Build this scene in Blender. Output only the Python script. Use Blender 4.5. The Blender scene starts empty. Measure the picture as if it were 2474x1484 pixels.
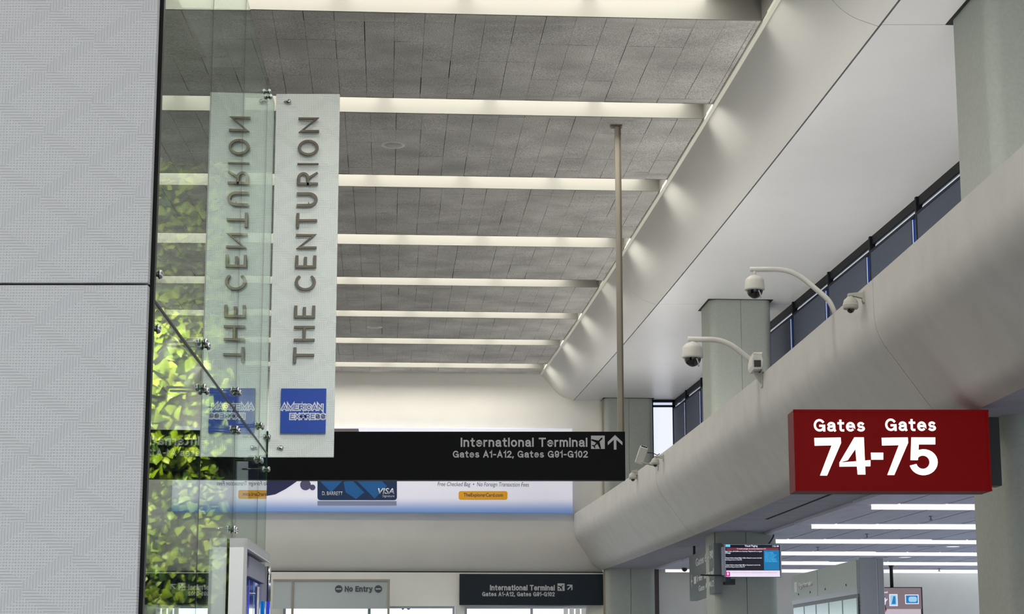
import bpy, bmesh, math, random
from mathutils import Vector, Matrix
random.seed(7)
S = bpy.context.scene
COL = S.collection

# ------------------------------------------------------------------ camera
F = 4600.0
TH = math.atan(858 / 4600.0)
EYE = Vector((0, 0, 1.6))
cam = bpy.data.objects.new('camera', bpy.data.cameras.new('camera'))
COL.objects.link(cam)
cam.location = EYE
cam.rotation_euler = (math.pi / 2 + TH, 0, 0)
cam.data.sensor_width = 36.0
cam.data.lens = 36.0 * F / 2474.0
cam.data.clip_end = 300
S.camera = cam

# ------------------------------------------------------------------ world / light / exposure
W = bpy.data.worlds.new('daylight'); S.world = W
W.use_nodes = True
W.node_tree.nodes['Background'].inputs[0].default_value = (0.86, 0.93, 1.0, 1)
W.node_tree.nodes['Background'].inputs[1].default_value = 2.2
S.view_settings.view_transform = 'Standard'
S.view_settings.look = 'None'
S.view_settings.gamma = 1
S.view_settings.use_curve_mapping = False
S.view_settings.exposure = 0.14
LAMP = 8.5        # ceiling slot diffusers
STRIP = 0.74       # low ceiling strip lights
UPLIGHT = 62.0    # uplights lying on the gallery behind the parapet


def area(name, loc, rot, sx, sy, power, color):
    l = bpy.data.lights.new(name, 'AREA'); l.shape = 'RECTANGLE'; l.size = sx; l.size_y = sy
    l.energy = power; l.color = color
    o = bpy.data.objects.new(name, l); o.location = loc; o.rotation_euler = rot
    COL.objects.link(o); return o

# ceiling spotlight trained on the lounge sign and entrance
_s = bpy.data.lights.new('sign_spot', 'SPOT'); _s.energy = 1000; _s.spot_size = math.radians(34); _s.spot_blend = .7; _s.shadow_soft_size = .25; _s.color = (1, .98, .95)
_so = bpy.data.objects.new('sign_spot', _s); COL.objects.link(_so); _so.location = (1.2, 4.0, 7.4)
_so.rotation_euler = (Vector((-1.35, 12.3, 3.0)) - Vector((1.2, 4.0, 7.4))).to_track_quat('-Z', 'Y').to_euler()

# ------------------------------------------------------------------ helpers
def ray(x, y):
    u = (x - 1237) / F; v = (742 - y) / F
    return Vector((u, math.cos(TH) - v * math.sin(TH), math.sin(TH) + v * math.cos(TH)))
def az(x, y, z):
    d = ray(x, y); return EYE + d * ((z - 1.6) / d.z)
def ay(x, y, Y):
    d = ray(x, y); return EYE + d * (Y / d.y)
def srgb(r, g, b):
    return tuple(((c / 255.0) / 12.92 if c / 255.0 <= 0.04045 else ((c / 255.0 + 0.055) / 1.055) ** 2.4) for c in (r, g, b)) + (1,)

MATS = {}
def mat(name, col, rough=0.6, metal=0.0, noise=0.0, nscale=8.0, bump=0.0, bscale=60.0, emis=0.0, ecol=None, spec=0.5, coat=0.0):
    m = bpy.data.materials.new(name); m.use_nodes = True
    nt = m.node_tree; b = nt.nodes['Principled BSDF']
    b.inputs['Base Color'].default_value = col
    b.inputs['Roughness'].default_value = rough
    b.inputs['Metallic'].default_value = metal
    b.inputs['Specular IOR Level'].default_value = spec
    b.inputs['Coat Weight'].default_value = coat
    if emis:
        b.inputs['Emission Color'].default_value = ecol or col
        b.inputs['Emission Strength'].default_value = emis
    if noise or bump:
        tc = nt.nodes.new('ShaderNodeTexCoord')
    if noise:
        n = nt.nodes.new('ShaderNodeTexNoise'); n.inputs['Scale'].default_value = nscale
        n.inputs['Detail'].default_value = 5
        nt.links.new(tc.outputs['Object'], n.inputs['Vector'])
        r = nt.nodes.new('ShaderNodeValToRGB')
        r.color_ramp.elements[0].position = 0.32; r.color_ramp.elements[1].position = 0.68
        r.color_ramp.elements[0].color = tuple(c * (1 - noise) for c in col[:3]) + (1,)
        r.color_ramp.elements[1].color = tuple(min(1, c * (1 + noise)) for c in col[:3]) + (1,)
        nt.links.new(n.outputs['Fac'], r.inputs['Fac'])
        nt.links.new(r.outputs['Color'], b.inputs['Base Color'])
    if bump:
        n2 = nt.nodes.new('ShaderNodeTexNoise'); n2.inputs['Scale'].default_value = bscale
        n2.inputs['Detail'].default_value = 3
        nt.links.new(tc.outputs['Object'], n2.inputs['Vector'])
        bp = nt.nodes.new('ShaderNodeBump'); bp.inputs['Strength'].default_value = bump
        bp.inputs['Distance'].default_value = 0.01
        nt.links.new(n2.outputs['Fac'], bp.inputs['Height'])
        nt.links.new(bp.outputs['Normal'], b.inputs['Normal'])
    MATS[name] = m
    return m

def glass_mat(name, tint, f0=0.04, trans=1.0):
    m = bpy.data.materials.new(name); m.use_nodes = True
    nt = m.node_tree; nt.nodes.clear()
    N = nt.nodes.new; L = nt.links.new
    g = N('ShaderNodeNewGeometry'); dot = N('ShaderNodeVectorMath'); dot.operation = 'DOT_PRODUCT'
    L(g.outputs['Incoming'], dot.inputs[0]); L(g.outputs['Normal'], dot.inputs[1])
    ab = N('ShaderNodeMath'); ab.operation = 'ABSOLUTE'; L(dot.outputs['Value'], ab.inputs[0])
    om = N('ShaderNodeMath'); om.operation = 'SUBTRACT'; om.inputs[0].default_value = 1; L(ab.outputs[0], om.inputs[1])
    pw = N('ShaderNodeMath'); pw.operation = 'POWER'; pw.inputs[1].default_value = 5; L(om.outputs[0], pw.inputs[0])
    ma = N('ShaderNodeMath'); ma.operation = 'MULTIPLY_ADD'; ma.inputs[1].default_value = 1 - f0; ma.inputs[2].default_value = f0
    L(pw.outputs[0], ma.inputs[0])
    t = N('ShaderNodeBsdfTransparent'); t.inputs[0].default_value = tint
    gl = N('ShaderNodeBsdfGlossy'); gl.inputs['Color'].default_value = (0.9, 0.97, 0.93, 1); gl.inputs['Roughness'].default_value = 0.0
    mx = N('ShaderNodeMixShader'); L(ma.outputs[0], mx.inputs[0]); L(t.outputs[0], mx.inputs[1]); L(gl.outputs[0], mx.inputs[2])
    o = N('ShaderNodeOutputMaterial'); L(mx.outputs[0], o.inputs[0])
    MATS[name] = m
    return m

def pattern_mat(name, col, cell, dark, bump, rough=0.5, emis=0.0, stretch=1.0):
    """pressed relief: grid of small square dents, with slanted bands where only the upright or only the level ribs stay"""
    m = bpy.data.materials.new(name); m.use_nodes = True
    nt = m.node_tree; b = nt.nodes['Principled BSDF']; N = nt.nodes.new; L = nt.links.new
    tc = N('ShaderNodeTexCoord'); sp = N('ShaderNodeSeparateXYZ'); L(tc.outputs['Object'], sp.inputs[0])
    def M(op, a, b_=None, c_=None):
        n = N('ShaderNodeMath'); n.operation = op
        for i, v in enumerate((a, b_, c_)):
            if v is None: continue
            if isinstance(v, (int, float)): n.inputs[i].default_value = v
            else: L(v, n.inputs[i])
        return n.outputs[0]
    x = M('MULTIPLY', sp.outputs['X'], 1 / cell); z = M('MULTIPLY', sp.outputs['Z'], 1 / cell)
    def line(v):
        fr = M('FRACT', v); d = M('ABSOLUTE', M('SUBTRACT', fr, 0.5))     # .5 at cell border
        n = N('ShaderNodeMapRange'); n.inputs['From Min'].default_value = 0.18; n.inputs['From Max'].default_value = 0.32
        L(d, n.inputs['Value']); return n.outputs[0]
    lv, lh = line(x), line(z)
    X = M('MULTIPLY', x, 1 / 16.0); Z = M('MULTIPLY', z, 1 / 11.0)
    fx, fz = M('FRACT', X), M('FRACT', Z)
    par = M('ABSOLUTE', M('MODULO', M('ADD', M('FLOOR', X), M('FLOOR', Z)), 2.0))
    zoneV = M('MULTIPLY', M('LESS_THAN', M('ABSOLUTE', M('SUBTRACT', fx, fz)), 0.22), M('GREATER_THAN', par, 0.5))
    zoneH = M('MULTIPLY', M('LESS_THAN', M('ABSOLUTE', M('SUBTRACT', fx, M('SUBTRACT', 1.0, fz))), 0.22), M('LESS_THAN', par, 0.5))
    hv = M('MULTIPLY', lv, M('SUBTRACT', 1.0, zoneH)); hh = M('MULTIPLY', lh, M('SUBTRACT', 1.0, zoneV))
    h = M('MAXIMUM', hv, hh)
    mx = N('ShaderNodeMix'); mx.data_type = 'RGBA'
    mx.inputs['A'].default_value = tuple(c * dark for c in col[:3]) + (1,); mx.inputs['B'].default_value = col  # dents get a darker colour that paints in their shade
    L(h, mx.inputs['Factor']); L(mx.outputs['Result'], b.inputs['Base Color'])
    bp = N('ShaderNodeBump'); bp.inputs['Strength'].default_value = bump; bp.inputs['Distance'].default_value = 0.003
    L(h, bp.inputs['Height']); L(bp.outputs['Normal'], b.inputs['Normal'])
    b.inputs['Roughness'].default_value = rough
    MATS[name] = m
    return m

def concrete_board(name, col, dark, sc=85.0):
    m = mat(name, col, 0.95, spec=0.1)
    nt = m.node_tree; b = nt.nodes['Principled BSDF']
    tc = nt.nodes.new('ShaderNodeTexCoord')
    oi = nt.nodes.new('ShaderNodeObjectInfo')
    ad = nt.nodes.new('ShaderNodeVectorMath'); ad.operation = 'ADD'
    nt.links.new(tc.outputs['Object'], ad.inputs[0]); nt.links.new(oi.outputs['Location'], ad.inputs[1])
    n = nt.nodes.new('ShaderNodeTexNoise'); n.inputs['Scale'].default_value = sc; n.inputs['Detail'].default_value = 3
    n.inputs['Roughness'].default_value = 0.7
    nt.links.new(ad.outputs[0], n.inputs['Vector'])
    r = nt.nodes.new('ShaderNodeValToRGB')
    r.color_ramp.elements[0].position = 0.34; r.color_ramp.elements[0].color = dark
    r.color_ramp.elements[1].position = 0.6; r.color_ramp.elements[1].color = col
    nt.links.new(n.outputs['Fac'], r.inputs['Fac'])
    n3 = nt.nodes.new('ShaderNodeTexNoise'); n3.inputs['Scale'].default_value = 1.6; n3.inputs['Detail'].default_value = 4
    nt.links.new(ad.outputs[0], n3.inputs['Vector'])
    mr = nt.nodes.new('ShaderNodeMapRange'); mr.inputs['To Min'].default_value = 0.8; mr.inputs['To Max'].default_value = 1.2
    mr.inputs['From Min'].default_value = .3; mr.inputs['From Max'].default_value = .7
    nt.links.new(n3.outputs['Fac'], mr.inputs['Value'])
    mu = nt.nodes.new('ShaderNodeVectorMath'); mu.operation = 'MULTIPLY'
    nt.links.new(r.outputs['Color'], mu.inputs[0])
    cb = nt.nodes.new('ShaderNodeCombineXYZ')
    for i in range(3): nt.links.new(mr.outputs[0], cb.inputs[i])
    nt.links.new(cb.outputs[0], mu.inputs[1])
    nt.links.new(mu.outputs[0], b.inputs['Base Color'])
    bp = nt.nodes.new('ShaderNodeBump'); bp.inputs['Strength'].default_value = 0.6; bp.inputs['Distance'].default_value = 0.01
    nt.links.new(n.outputs['Fac'], bp.inputs['Height']); nt.links.new(bp.outputs['Normal'], b.inputs['Normal'])
    return m

mat('white_paint', srgb(214, 213, 208), 0.85, bump=0.03, bscale=20)
mat('wall_paint', srgb(236, 234, 227), 0.6, noise=0.02, nscale=1.5)
mat('soffit_paint', srgb(210, 210, 210), 0.35, noise=0.015, nscale=2)
mat('cream', srgb(232, 230, 214), 0.5)
mat('slot_paint', srgb(116, 115, 109), 0.6)
concrete_board('fibre_board', srgb(226, 223, 218), srgb(150, 148, 145))
mat('board_back', srgb(84, 82, 80), 0.9)
mat('beam_concrete', srgb(202, 200, 196), 0.6, noise=0.04, nscale=3.0, bump=0.08, bscale=40)
mat('column_concrete', srgb(168, 173, 164), 0.7, noise=0.05, nscale=30, bump=0.25, bscale=90)
mat('slab_concrete', srgb(172, 172, 184), 0.8, noise=0.08, nscale=3, bump=0.1, bscale=50)
mat('joint_grey', srgb(70, 68, 66), 0.9)
mat('dark_gap', srgb(18, 18, 20), 0.9)
mat('low_tile', srgb(222, 223, 240), 0.8, noise=0.05, nscale=6)
mat('black_metal', srgb(16, 17, 20), 0.35)
mat('black_sign', srgb(15, 16, 19), 0.55, spec=0.12)
mat('sign_grey', srgb(192, 192, 194), 0.5)
mat('pole_metal', srgb(158, 150, 136), 0.5)
mat('pole_dark', srgb(100, 90, 78), 0.5)
mat('bronze', srgb(112, 105, 94), 0.3, metal=0.85)
mat('steel', srgb(200, 200, 202), 0.18, metal=1.0)
mat('brushed_steel', srgb(165, 168, 176), 0.35, metal=0.9)
mat('logo_blue', srgb(0, 66, 172), 0.35)
mat('logo_white', srgb(225, 228, 235), 0.4)
mat('floor_stone', srgb(118, 116, 114), 0.4, noise=0.05, nscale=4)
mat('bounce_pale', srgb(214, 214, 216), 0.8, noise=.05, nscale=.5)  # pale surface for the added, unseen floor and ground that bounce light
mat('camera_white', srgb(226, 224, 216), 0.35)
mat('camera_grey', srgb(190, 188, 178), 0.45)
mat('dome_black', srgb(8, 8, 12), 0.05, coat=1.0)
mat('lens_grey', srgb(60, 66, 90), 0.1)
mat('cable_black', srgb(14, 14, 16), 0.5)
mat('diffuser', (1, 1, 1, 1), 0.5, emis=LAMP, ecol=(1.0, 0.96, 0.87, 1))
mat('diffuser_cool', (1, 1, 1, 1), 0.5, emis=STRIP, ecol=(1.0, 0.98, 0.96, 1))
mat('window_frame', srgb(20, 22, 28), 0.6, spec=.2)
mat('shade_fabric', srgb(76, 83, 99), 0.8, noise=0.06, nscale=15)
mat('shade_white', srgb(225, 228, 240), 0.8, emis=0.75, ecol=(0.86, 0.9, 1.0, 1))
mat('blue_channel', srgb(20, 60, 140), 0.3, metal=0.5)
mat('lounge_dark', srgb(40, 36, 34), 0.8)
mat('lounge_brown', srgb(86, 60, 40), 0.7)
mat('glass_edge', srgb(60, 110, 96), 0.2)
mat('joint_black', srgb(10, 12, 12), 0.4)
mat('leaf', srgb(142, 160, 30), 0.42, noise=0.25, nscale=9)
mat('leaf_pale', srgb(186, 192, 70), 0.42, noise=0.2, nscale=9)
mat('leaf_dark', srgb(66, 92, 20), 0.5, noise=0.25, nscale=9)
mat('soil_felt', srgb(26, 28, 18), 0.95)
mat('portal_white', srgb(250, 250, 250), 0.45)
mat('portal_grey', srgb(150, 150, 166), 0.5)
mat('blue_deep', srgb(0, 56, 235), 0.12, coat=0.6)
mat('blue_bright', srgb(0, 140, 245), 0.15, coat=0.6)
mat('sign_red', srgb(88, 3, 5), 0.5, spec=.12, emis=0.12, ecol=srgb(200, 8, 6))
mat('sign_red_case', srgb(118, 42, 42), 0.5, spec=.2)
mat('sign_lit', (1, 1, 1, 1), 0.5, emis=1.15, ecol=(1.0, 0.97, 0.88, 1))
mat('panel_grey_green', srgb(150, 162, 160), 0.25)
mat('screen_pale', srgb(176, 200, 202), 0.2, emis=0.12, ecol=srgb(176, 200, 202))
mat('brown_trim', srgb(84, 76, 76), 0.6)
mat('green_sign', srgb(58, 72, 76), 0.25)
mat('dark_teal_sign', srgb(20, 32, 42), 0.4, spec=.3)
mat('header_glass', srgb(180, 190, 190), 0.15)
glass_mat('clear_glass', (0.86, 0.93, 0.89, 1))
glass_mat('window_glass', (0.58, 0.59, 0.64, 1))
glass_mat('blue_glass', (0.10, 0.27, 0.68, 1), f0=.02)
glass_mat('door_glass', (0.92, 0.95, 0.97, 1))
glass_mat('facade_glass', (0.93, 0.95, 0.98, 1))
glass_mat('entry_glass', (0.9, 0.95, 0.95, 1), f0=0.1)
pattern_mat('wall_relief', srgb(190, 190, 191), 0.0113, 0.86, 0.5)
pattern_mat('sign_relief', srgb(236, 243, 238), 0.0122, 0.86, 0.5, rough=0.3)

def m_(x): return MATS[x] if isinstance(x, str) else x

class MB:
    """collects simple solids, links them as ONE mesh object"""
    def __init__(s): s.v = []; s.f = []; s.mi = []; s.sm = []; s.cur = 0; s.smooth = False
    def add(s, vs, fs):
        o = len(s.v); s.v += [tuple(v) for v in vs]
        for f in fs: s.f.append(tuple(i + o for i in f)); s.mi.append(s.cur); s.sm.append(s.smooth)
        return s
    def box(s, x0, x1, y0, y1, z0, z1, rot=None, about=None):
        vs = [Vector((x, y, z)) for x in (x0, x1) for y in (y0, y1) for z in (z0, z1)]
        if rot is not None:
            c = Vector(about) if about is not None else Vector(((x0 + x1) / 2, (y0 + y1) / 2, (z0 + z1) / 2))
            vs = [rot @ (v - c) + c for v in vs]
        return s.add(vs, [(0, 1, 3, 2), (4, 6, 7, 5), (0, 4, 5, 1), (2, 3, 7, 6), (0, 2, 6, 4), (1, 5, 7, 3)])
    def prism(s, pts, axis, a, b):
        """pts: 2-D outline; axis 'y': pts=(x,z) extruded a..b in y; 'z': pts=(x,y); 'x': pts=(y,z)"""
        n = len(pts)
        def P(p, t): return {'y': (p[0], t, p[1]), 'z': (p[0], p[1], t), 'x': (t, p[0], p[1])}[axis]
        vs = [P(p, a) for p in pts] + [P(p, b) for p in pts]
        fs = [tuple(range(n)), tuple(range(2 * n - 1, n - 1, -1))] + [(i, i + n, (i + 1) % n + n, (i + 1) % n) for i in range(n)]
        return s.add(vs, fs)
    def lathe(s, prof, c=(0, 0, 0), n=24, axis='z'):
        """prof: (r, h) list around the axis through c"""
        vs = []; fs = []
        for r, h in prof:
            for k in range(n):
                a = 2 * math.pi * k / n; p = (r * math.cos(a), r * math.sin(a), h)
                if axis == 'y': p = (p[0], p[2], p[1])
                if axis == 'x': p = (p[2], p[0], p[1])
                vs.append((p[0] + c[0], p[1] + c[1], p[2] + c[2]))
        m = len(prof)
        for i in range(m - 1):
            for k in range(n):
                fs.append((i * n + k, i * n + (k + 1) % n, (i + 1) * n + (k + 1) % n, (i + 1) * n + k))
        fs.append(tuple(range(n))); fs.append(tuple(range((m - 1) * n, m * n)))
        return s.add(vs, fs)
    def tube(s, path, r, n=12):
        path = [Vector(p) for p in path]; vs = []; fs = []
        for i, p in enumerate(path):
            t = (path[min(i + 1, len(path) - 1)] - path[max(i - 1, 0)]).normalized()
            up = Vector((0, 1, 0)) if abs(t.y) < 0.9 else Vector((0, 0, 1))
            a = t.cross(up).normalized(); b = t.cross(a)
            for k in range(n):
                q = 2 * math.pi * k / n; vs.append(p + a * (r * math.cos(q)) + b * (r * math.sin(q)))
        for i in range(len(path) - 1):
            for k in range(n):
                fs.append((i * n + k, i * n + (k + 1) % n, (i + 1) * n + (k + 1) % n, (i + 1) * n + k))
        fs.append(tuple(range(n))); fs.append(tuple(range((len(path) - 1) * n, len(path) * n)))
        return s.add(vs, fs)
    def build(s, name, material, parent=None, bevel=0.0, recalc=True, segs=2):
        me = bpy.data.meshes.new(name); me.from_pydata(s.v, [], s.f)
        mats = material if isinstance(material, (list, tuple)) else [material]
        for m in mats: me.materials.append(m_(m))
        me.polygons.foreach_set('material_index', s.mi)
        me.polygons.foreach_set('use_smooth', s.sm)
        if recalc:
            bm = bmesh.new(); bm.from_mesh(me); bmesh.ops.recalc_face_normals(bm, faces=bm.faces); bm.to_mesh(me); bm.free()
        me.update()
        o = bpy.data.objects.new(name, me); COL.objects.link(o)
        if parent is not None: o.parent = parent
        if bevel:
            b = o.modifiers.new('bevel', 'BEVEL'); b.width = bevel; b.segments = segs; b.limit_method = 'ANGLE'
        return o

def empty(name, loc=(0, 0, 0), rz=0.0, parent=None, ry=0.0):
    o = bpy.data.objects.new(name, None); o.location = loc; o.rotation_euler = (0, ry, rz)
    o.empty_display_size = 0.1
    COL.objects.link(o)
    if parent is not None: o.parent = parent
    return o
def thing(name, label, cat, loc=(0, 0, 0), rz=0.0, group=None, ry=0.0):
    o = empty(name, loc, rz, ry=ry); o['label'] = label; o['category'] = cat
    if group: o['group'] = group
    return o
def struct(name, label=None, loc=(0, 0, 0), rz=0.0, cat=None):
    o = empty(name, loc, rz); o['kind'] = 'structure'
    if label: o['label'] = label
    if cat: o['category'] = cat
    return o
def tagS(o, label=None, cat=None):
    o['kind'] = 'structure'
    if label: o['label'] = label
    if cat: o['category'] = cat
    return o

_txt = {}
def text_mesh(body, extrude=0.0, offset=0.0, spacing=1.0, shear=0.0):
    key = (body, extrude, offset, spacing, shear)
    c = bpy.data.curves.new('txt', 'FONT'); c.body = body; c.size = 1.0; c.offset = offset; c.extrude = 0.0
    c.space_character = spacing; c.shear = shear; c.resolution_u = 5
    o = bpy.data.objects.new('txt', c); COL.objects.link(o)
    bpy.context.view_layer.update()
    dg = bpy.context.evaluated_depsgraph_get()
    me = bpy.data.meshes.new_from_object(o.evaluated_get(dg))
    bpy.data.objects.remove(o); bpy.data.curves.remove(c)
    return me
def lettering(name, body, material, parent, x0, x1, z0, z1, y, thick=0.004, offset=0.015, rot=0, shear=0.0, spacing=1.0, split=False):
    """flat letters filling the box x0..x1, z0..z1 on the local plane y, facing -Y; rot=90 reads bottom to top"""
    me = text_mesh(body, offset=offset, shear=shear, spacing=spacing)
    bm = bmesh.new(); bm.from_mesh(me)
    if thick:
        r = bmesh.ops.extrude_face_region(bm, geom=bm.faces[:])
        vs = [g for g in r['geom'] if isinstance(g, bmesh.types.BMVert)]
        bmesh.ops.translate(bm, verts=vs, vec=(0, 0, 1))
    if rot == 90:
        for v in bm.verts: v.co = Vector((-v.co.y, v.co.x, v.co.z))
    xs = [v.co.x for v in bm.verts]; ys = [v.co.y for v in bm.verts]
    ax, bx, ayy, by = min(xs), max(xs), min(ys), max(ys)
    for v in bm.verts:
        X = x0 + (v.co.x - ax) / (bx - ax) * (x1 - x0)
        Z = z0 + (v.co.y - ayy) / (by - ayy) * (z1 - z0)
        v.co = Vector((X, y - v.co.z * thick, Z))
    bmesh.ops.recalc_face_normals(bm, faces=bm.faces)
    bm.to_mesh(me); bm.free()
    me.materials.clear(); me.materials.append(m_(material))
    for p in me.polygons: p.material_index = 0
    if not split:
        o = bpy.data.objects.new(name, me); COL.objects.link(o); o.parent = parent
        return o
    # one object per letter: islands of faces whose x ranges overlap belong together
    nv = len(me.vertices); par = list(range(nv))
    def find(a):
        while par[a] != a: par[a] = par[par[a]]; a = par[a]
        return a
    for e in me.edges:
        a, b = find(e.vertices[0]), find(e.vertices[1])
        if a != b: par[a] = b
    isl = {}
    for i in range(nv): isl.setdefault(find(i), []).append(i)
    L = [[min(me.vertices[i].co.x for i in v), max(me.vertices[i].co.x for i in v), set([k])] for k, v in isl.items()]
    L.sort(key=lambda t: t[0]); G_ = []
    for t in L:
        if G_ and (min(G_[-1][1], t[1]) - t[0]) > .6 * min(t[1] - t[0], G_[-1][1] - G_[-1][0]):
            G_[-1][1] = max(G_[-1][1], t[1]); G_[-1][2] |= t[2]
        else: G_.append(t)
    for t in G_:
        ids = [i for k in t[2] for i in isl[k]]; mp_ = {i: n for n, i in enumerate(ids)}
        m2 = bpy.data.meshes.new('letter')
        m2.from_pydata([me.vertices[i].co[:] for i in ids], [], [tuple(mp_[i] for i in p.vertices) for p in me.polygons if p.vertices[0] in mp_])
        m2.materials.append(m_(material))
        o = bpy.data.objects.new('letter', m2); COL.objects.link(o); o.parent = parent
    bpy.data.meshes.remove(me)

def arc(cx, cz, rx, rz, a0, a1, n=20):
    return [(cx + rx * math.cos(math.radians(a0 + (a1 - a0) * k / n)), cz + rz * math.sin(math.radians(a0 + (a1 - a0) * k / n))) for k in range(n + 1)]
GLY = {  # upright glyphs in a unit box, as centre lines
 'T': [[(0, 1), (1, 1)], [(.5, 1), (.5, 0)]], 'H': [[(0, 0), (0, 1)], [(1, 0), (1, 1)], [(0, .5), (1, .5)]],
 'E': [[(1, 1), (0, 1), (0, 0), (1, 0)], [(0, .52), (.85, .52)]], 'N': [[(0, 0), (0, 1), (1, 0), (1, 1)]], 'I': [[(.5, 0), (.5, 1)]],
 'O': [arc(.5, .5, .5, .5, 0, 360, 40)], 'C': [arc(.58, .5, .58, .5, 48, 312, 36)],
 'U': [[(0, 1), (0, .42)] + arc(.5, .42, .5, .42, 180, 360, 20) + [(1, 1)]],
 'R': [[(0, 0), (0, 1), (.5, 1)] + arc(.55, .74, .4, .26, 90, -90, 14) + [(0, .48)], [(.5, .48), (1, 0)]]}
def stroke_letter(name, ch, material, parent, x0, x1, z0, z1, y, thick, wd, rot=False, lines=None, clampit=True):
    m = MB(); W2, H2 = ((z1 - z0), (x1 - x0)) if rot else ((x1 - x0), (z1 - z0))
    yy = y
    for si, line in enumerate(lines or GLY[ch]):
        P_ = [Vector(p) for p in line] if lines else [Vector((wd / 2 + p[0] * (W2 - wd), wd / 2 + p[1] * (H2 - wd))) for p in line]
        closed = (P_[0] - P_[-1]).length < 1e-5; n = len(P_); L_, R_ = [], []
        for i, p in enumerate(P_):
            a = P_[i - 1] if i > 0 else (P_[-2] if closed else None); c = P_[i + 1] if i < n - 1 else (P_[1] if closed else None)
            d1 = (p - a).normalized() if a is not None else None; d2 = (c - p).normalized() if c is not None else None
            if d1 is None: d1 = d2
            if d2 is None: d2 = d1
            n1, n2 = Vector((-d1.y, d1.x)), Vector((-d2.y, d2.x)); b = (n1 + n2).normalized(); k = wd / 2 / max(.35, b.dot(n1))
            e = Vector((0, 0))
            if a is None: e = -d2 * (wd / 2)
            if c is None: e = d1 * (wd / 2)
            L_.append(p + b * k + e); R_.append(p - b * k + e)
        def T_(q, dep):
            u, v = q; u, v = (min(max(u, 0), W2), min(max(v, 0), H2)) if lines is None else (u, v)
            return (x1 - v, dep, z0 + u) if rot else (x0 + u, dep, z0 + v)
        f = yy - thick - .0004 * si
        vs = [T_(q, yy) for q in L_] + [T_(q, yy) for q in R_] + [T_(q, f) for q in L_] + [T_(q, f) for q in R_]; fs = []
        for i in range(n - 1):
            fs += [(i, i + 1, n + i + 1, n + i), (2 * n + i, 2 * n + i + 1, 3 * n + i + 1, 3 * n + i), (i, i + 1, 2 * n + i + 1, 2 * n + i), (n + i, n + i + 1, 3 * n + i + 1, 3 * n + i)]
        fs += [(0, n, 3 * n, 2 * n), (n - 1, 2 * n - 1, 4 * n - 1, 3 * n - 1)]
        m.add(vs, fs)
    return m.build(name, material, parent)

X_ = .72
SF = {  # grotesque alphabet as centre lines, cap height 1: (advance width, strokes)
 'a': (.46, [arc(.23, .50, .21, .22, 165, 0, 10) + [(.44, .10), (.48, 0)], [(.44, .42), (.22, .39)] + arc(.19, .19, .18, .19, 80, 270, 10) + arc(.19, .25, .25, .25, 275, 340, 5)]),
 'e': (.50, [[(.02, .38), (.48, .38)] + arc(.25, .36, .25, .36, 0, 305, 24)]),
 'i': (.0, [[(0, 0), (0, X_)], [(0, .92), (0, 1.0)]]), 'l': (.0, [[(0, 0), (0, 1)]]),
 'n': (.44, [[(0, 0), (0, X_)], [(0, .44)] + arc(.22, .46, .22, .26, 180, 0, 12) + [(.44, 0)]]),
 'm': (.74, [[(0, 0), (0, X_)], [(0, .44)] + arc(.185, .48, .185, .24, 180, 0, 12) + [(.37, 0)], [(.37, .44)] + arc(.555, .48, .185, .24, 180, 0, 12) + [(.74, 0)]]),
 'o': (.50, [arc(.25, .36, .25, .36, 0, 360, 26)]), 'r': (.26, [[(0, 0), (0, X_)], [(0, .40)] + arc(.24, .42, .24, .29, 180, 85, 8)]),
 's': (.42, [arc(.21, .53, .18, .19, 38, 250, 12) + arc(.21, .18, .21, .18, 70, -145, 12)]),
 't': (.32, [[(.14, .95), (.14, .14)] + arc(.27, .14, .13, .14, 190, 270, 6) + [(.32, 0)], [(0, .70), (.32, .70)]]),
 'y': (.46, [[(0, X_), (.24, .04)], [(.46, X_), (.20, -.14), (.12, -.24), (0, -.25)]]),
 'A': (.62, [[(0, 0), (.31, 1), (.62, 0)], [(.12, .30), (.50, .30)]]), 'C': (.62, [arc(.34, .5, .34, .5, 45, 315, 26)]),
 'E': (.48, [[(.48, 1), (0, 1), (0, 0), (.48, 0)], [(0, .52), (.43, .52)]]),
 'G': (.68, [arc(.34, .5, .34, .5, 42, 335, 26), [(.40, .45), (.68, .45), (.68, 0)]]), 'I': (.0, [[(0, 0), (0, 1)]]),
 'M': (.74, [[(0, 0), (0, 1), (.37, .08), (.74, 1), (.74, 0)]]), 'N': (.58, [[(0, 0), (0, 1), (.58, 0), (.58, 1)]]),
 'P': (.54, [[(0, 0), (0, 1), (.30, 1)] + arc(.30, .73, .24, .27, 90, -90, 12) + [(0, .46)]]),
 'R': (.56, [[(0, 0), (0, 1), (.30, 1)] + arc(.30, .74, .23, .26, 90, -90, 12) + [(0, .48)], [(.32, .48), (.56, 0)]]),
 'S': (.56, [arc(.28, .74, .25, .26, 42, 255, 14) + arc(.28, .25, .28, .25, 75, -140, 14)]),
 'T': (.60, [[(0, 1), (.60, 1)], [(.30, 1), (.30, 0)]]), 'X': (.58, [[(0, 0), (.58, 1)], [(0, 1), (.58, 0)]]),
 '0': (.46, [arc(.23, .5, .23, .5, 0, 360, 26)]), '1': (.20, [[(0, .78), (.12, .84), (.20, 1), (.20, 0)]]),
 '2': (.46, [arc(.23, .74, .23, .26, 170, -25, 14) + [(0, 0), (.47, 0)]]),
 '9': (.46, [arc(.23, .69, .23, .31, 0, 360, 22), [(.46, .69)] + arc(.23, .45, .23, .45, 0, -150, 14)]),
 ',': (.0, [[(.0, .03), (-.04, -.16)]]), '-': (.26, [[(0, .42), (.26, .42)]])}
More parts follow.
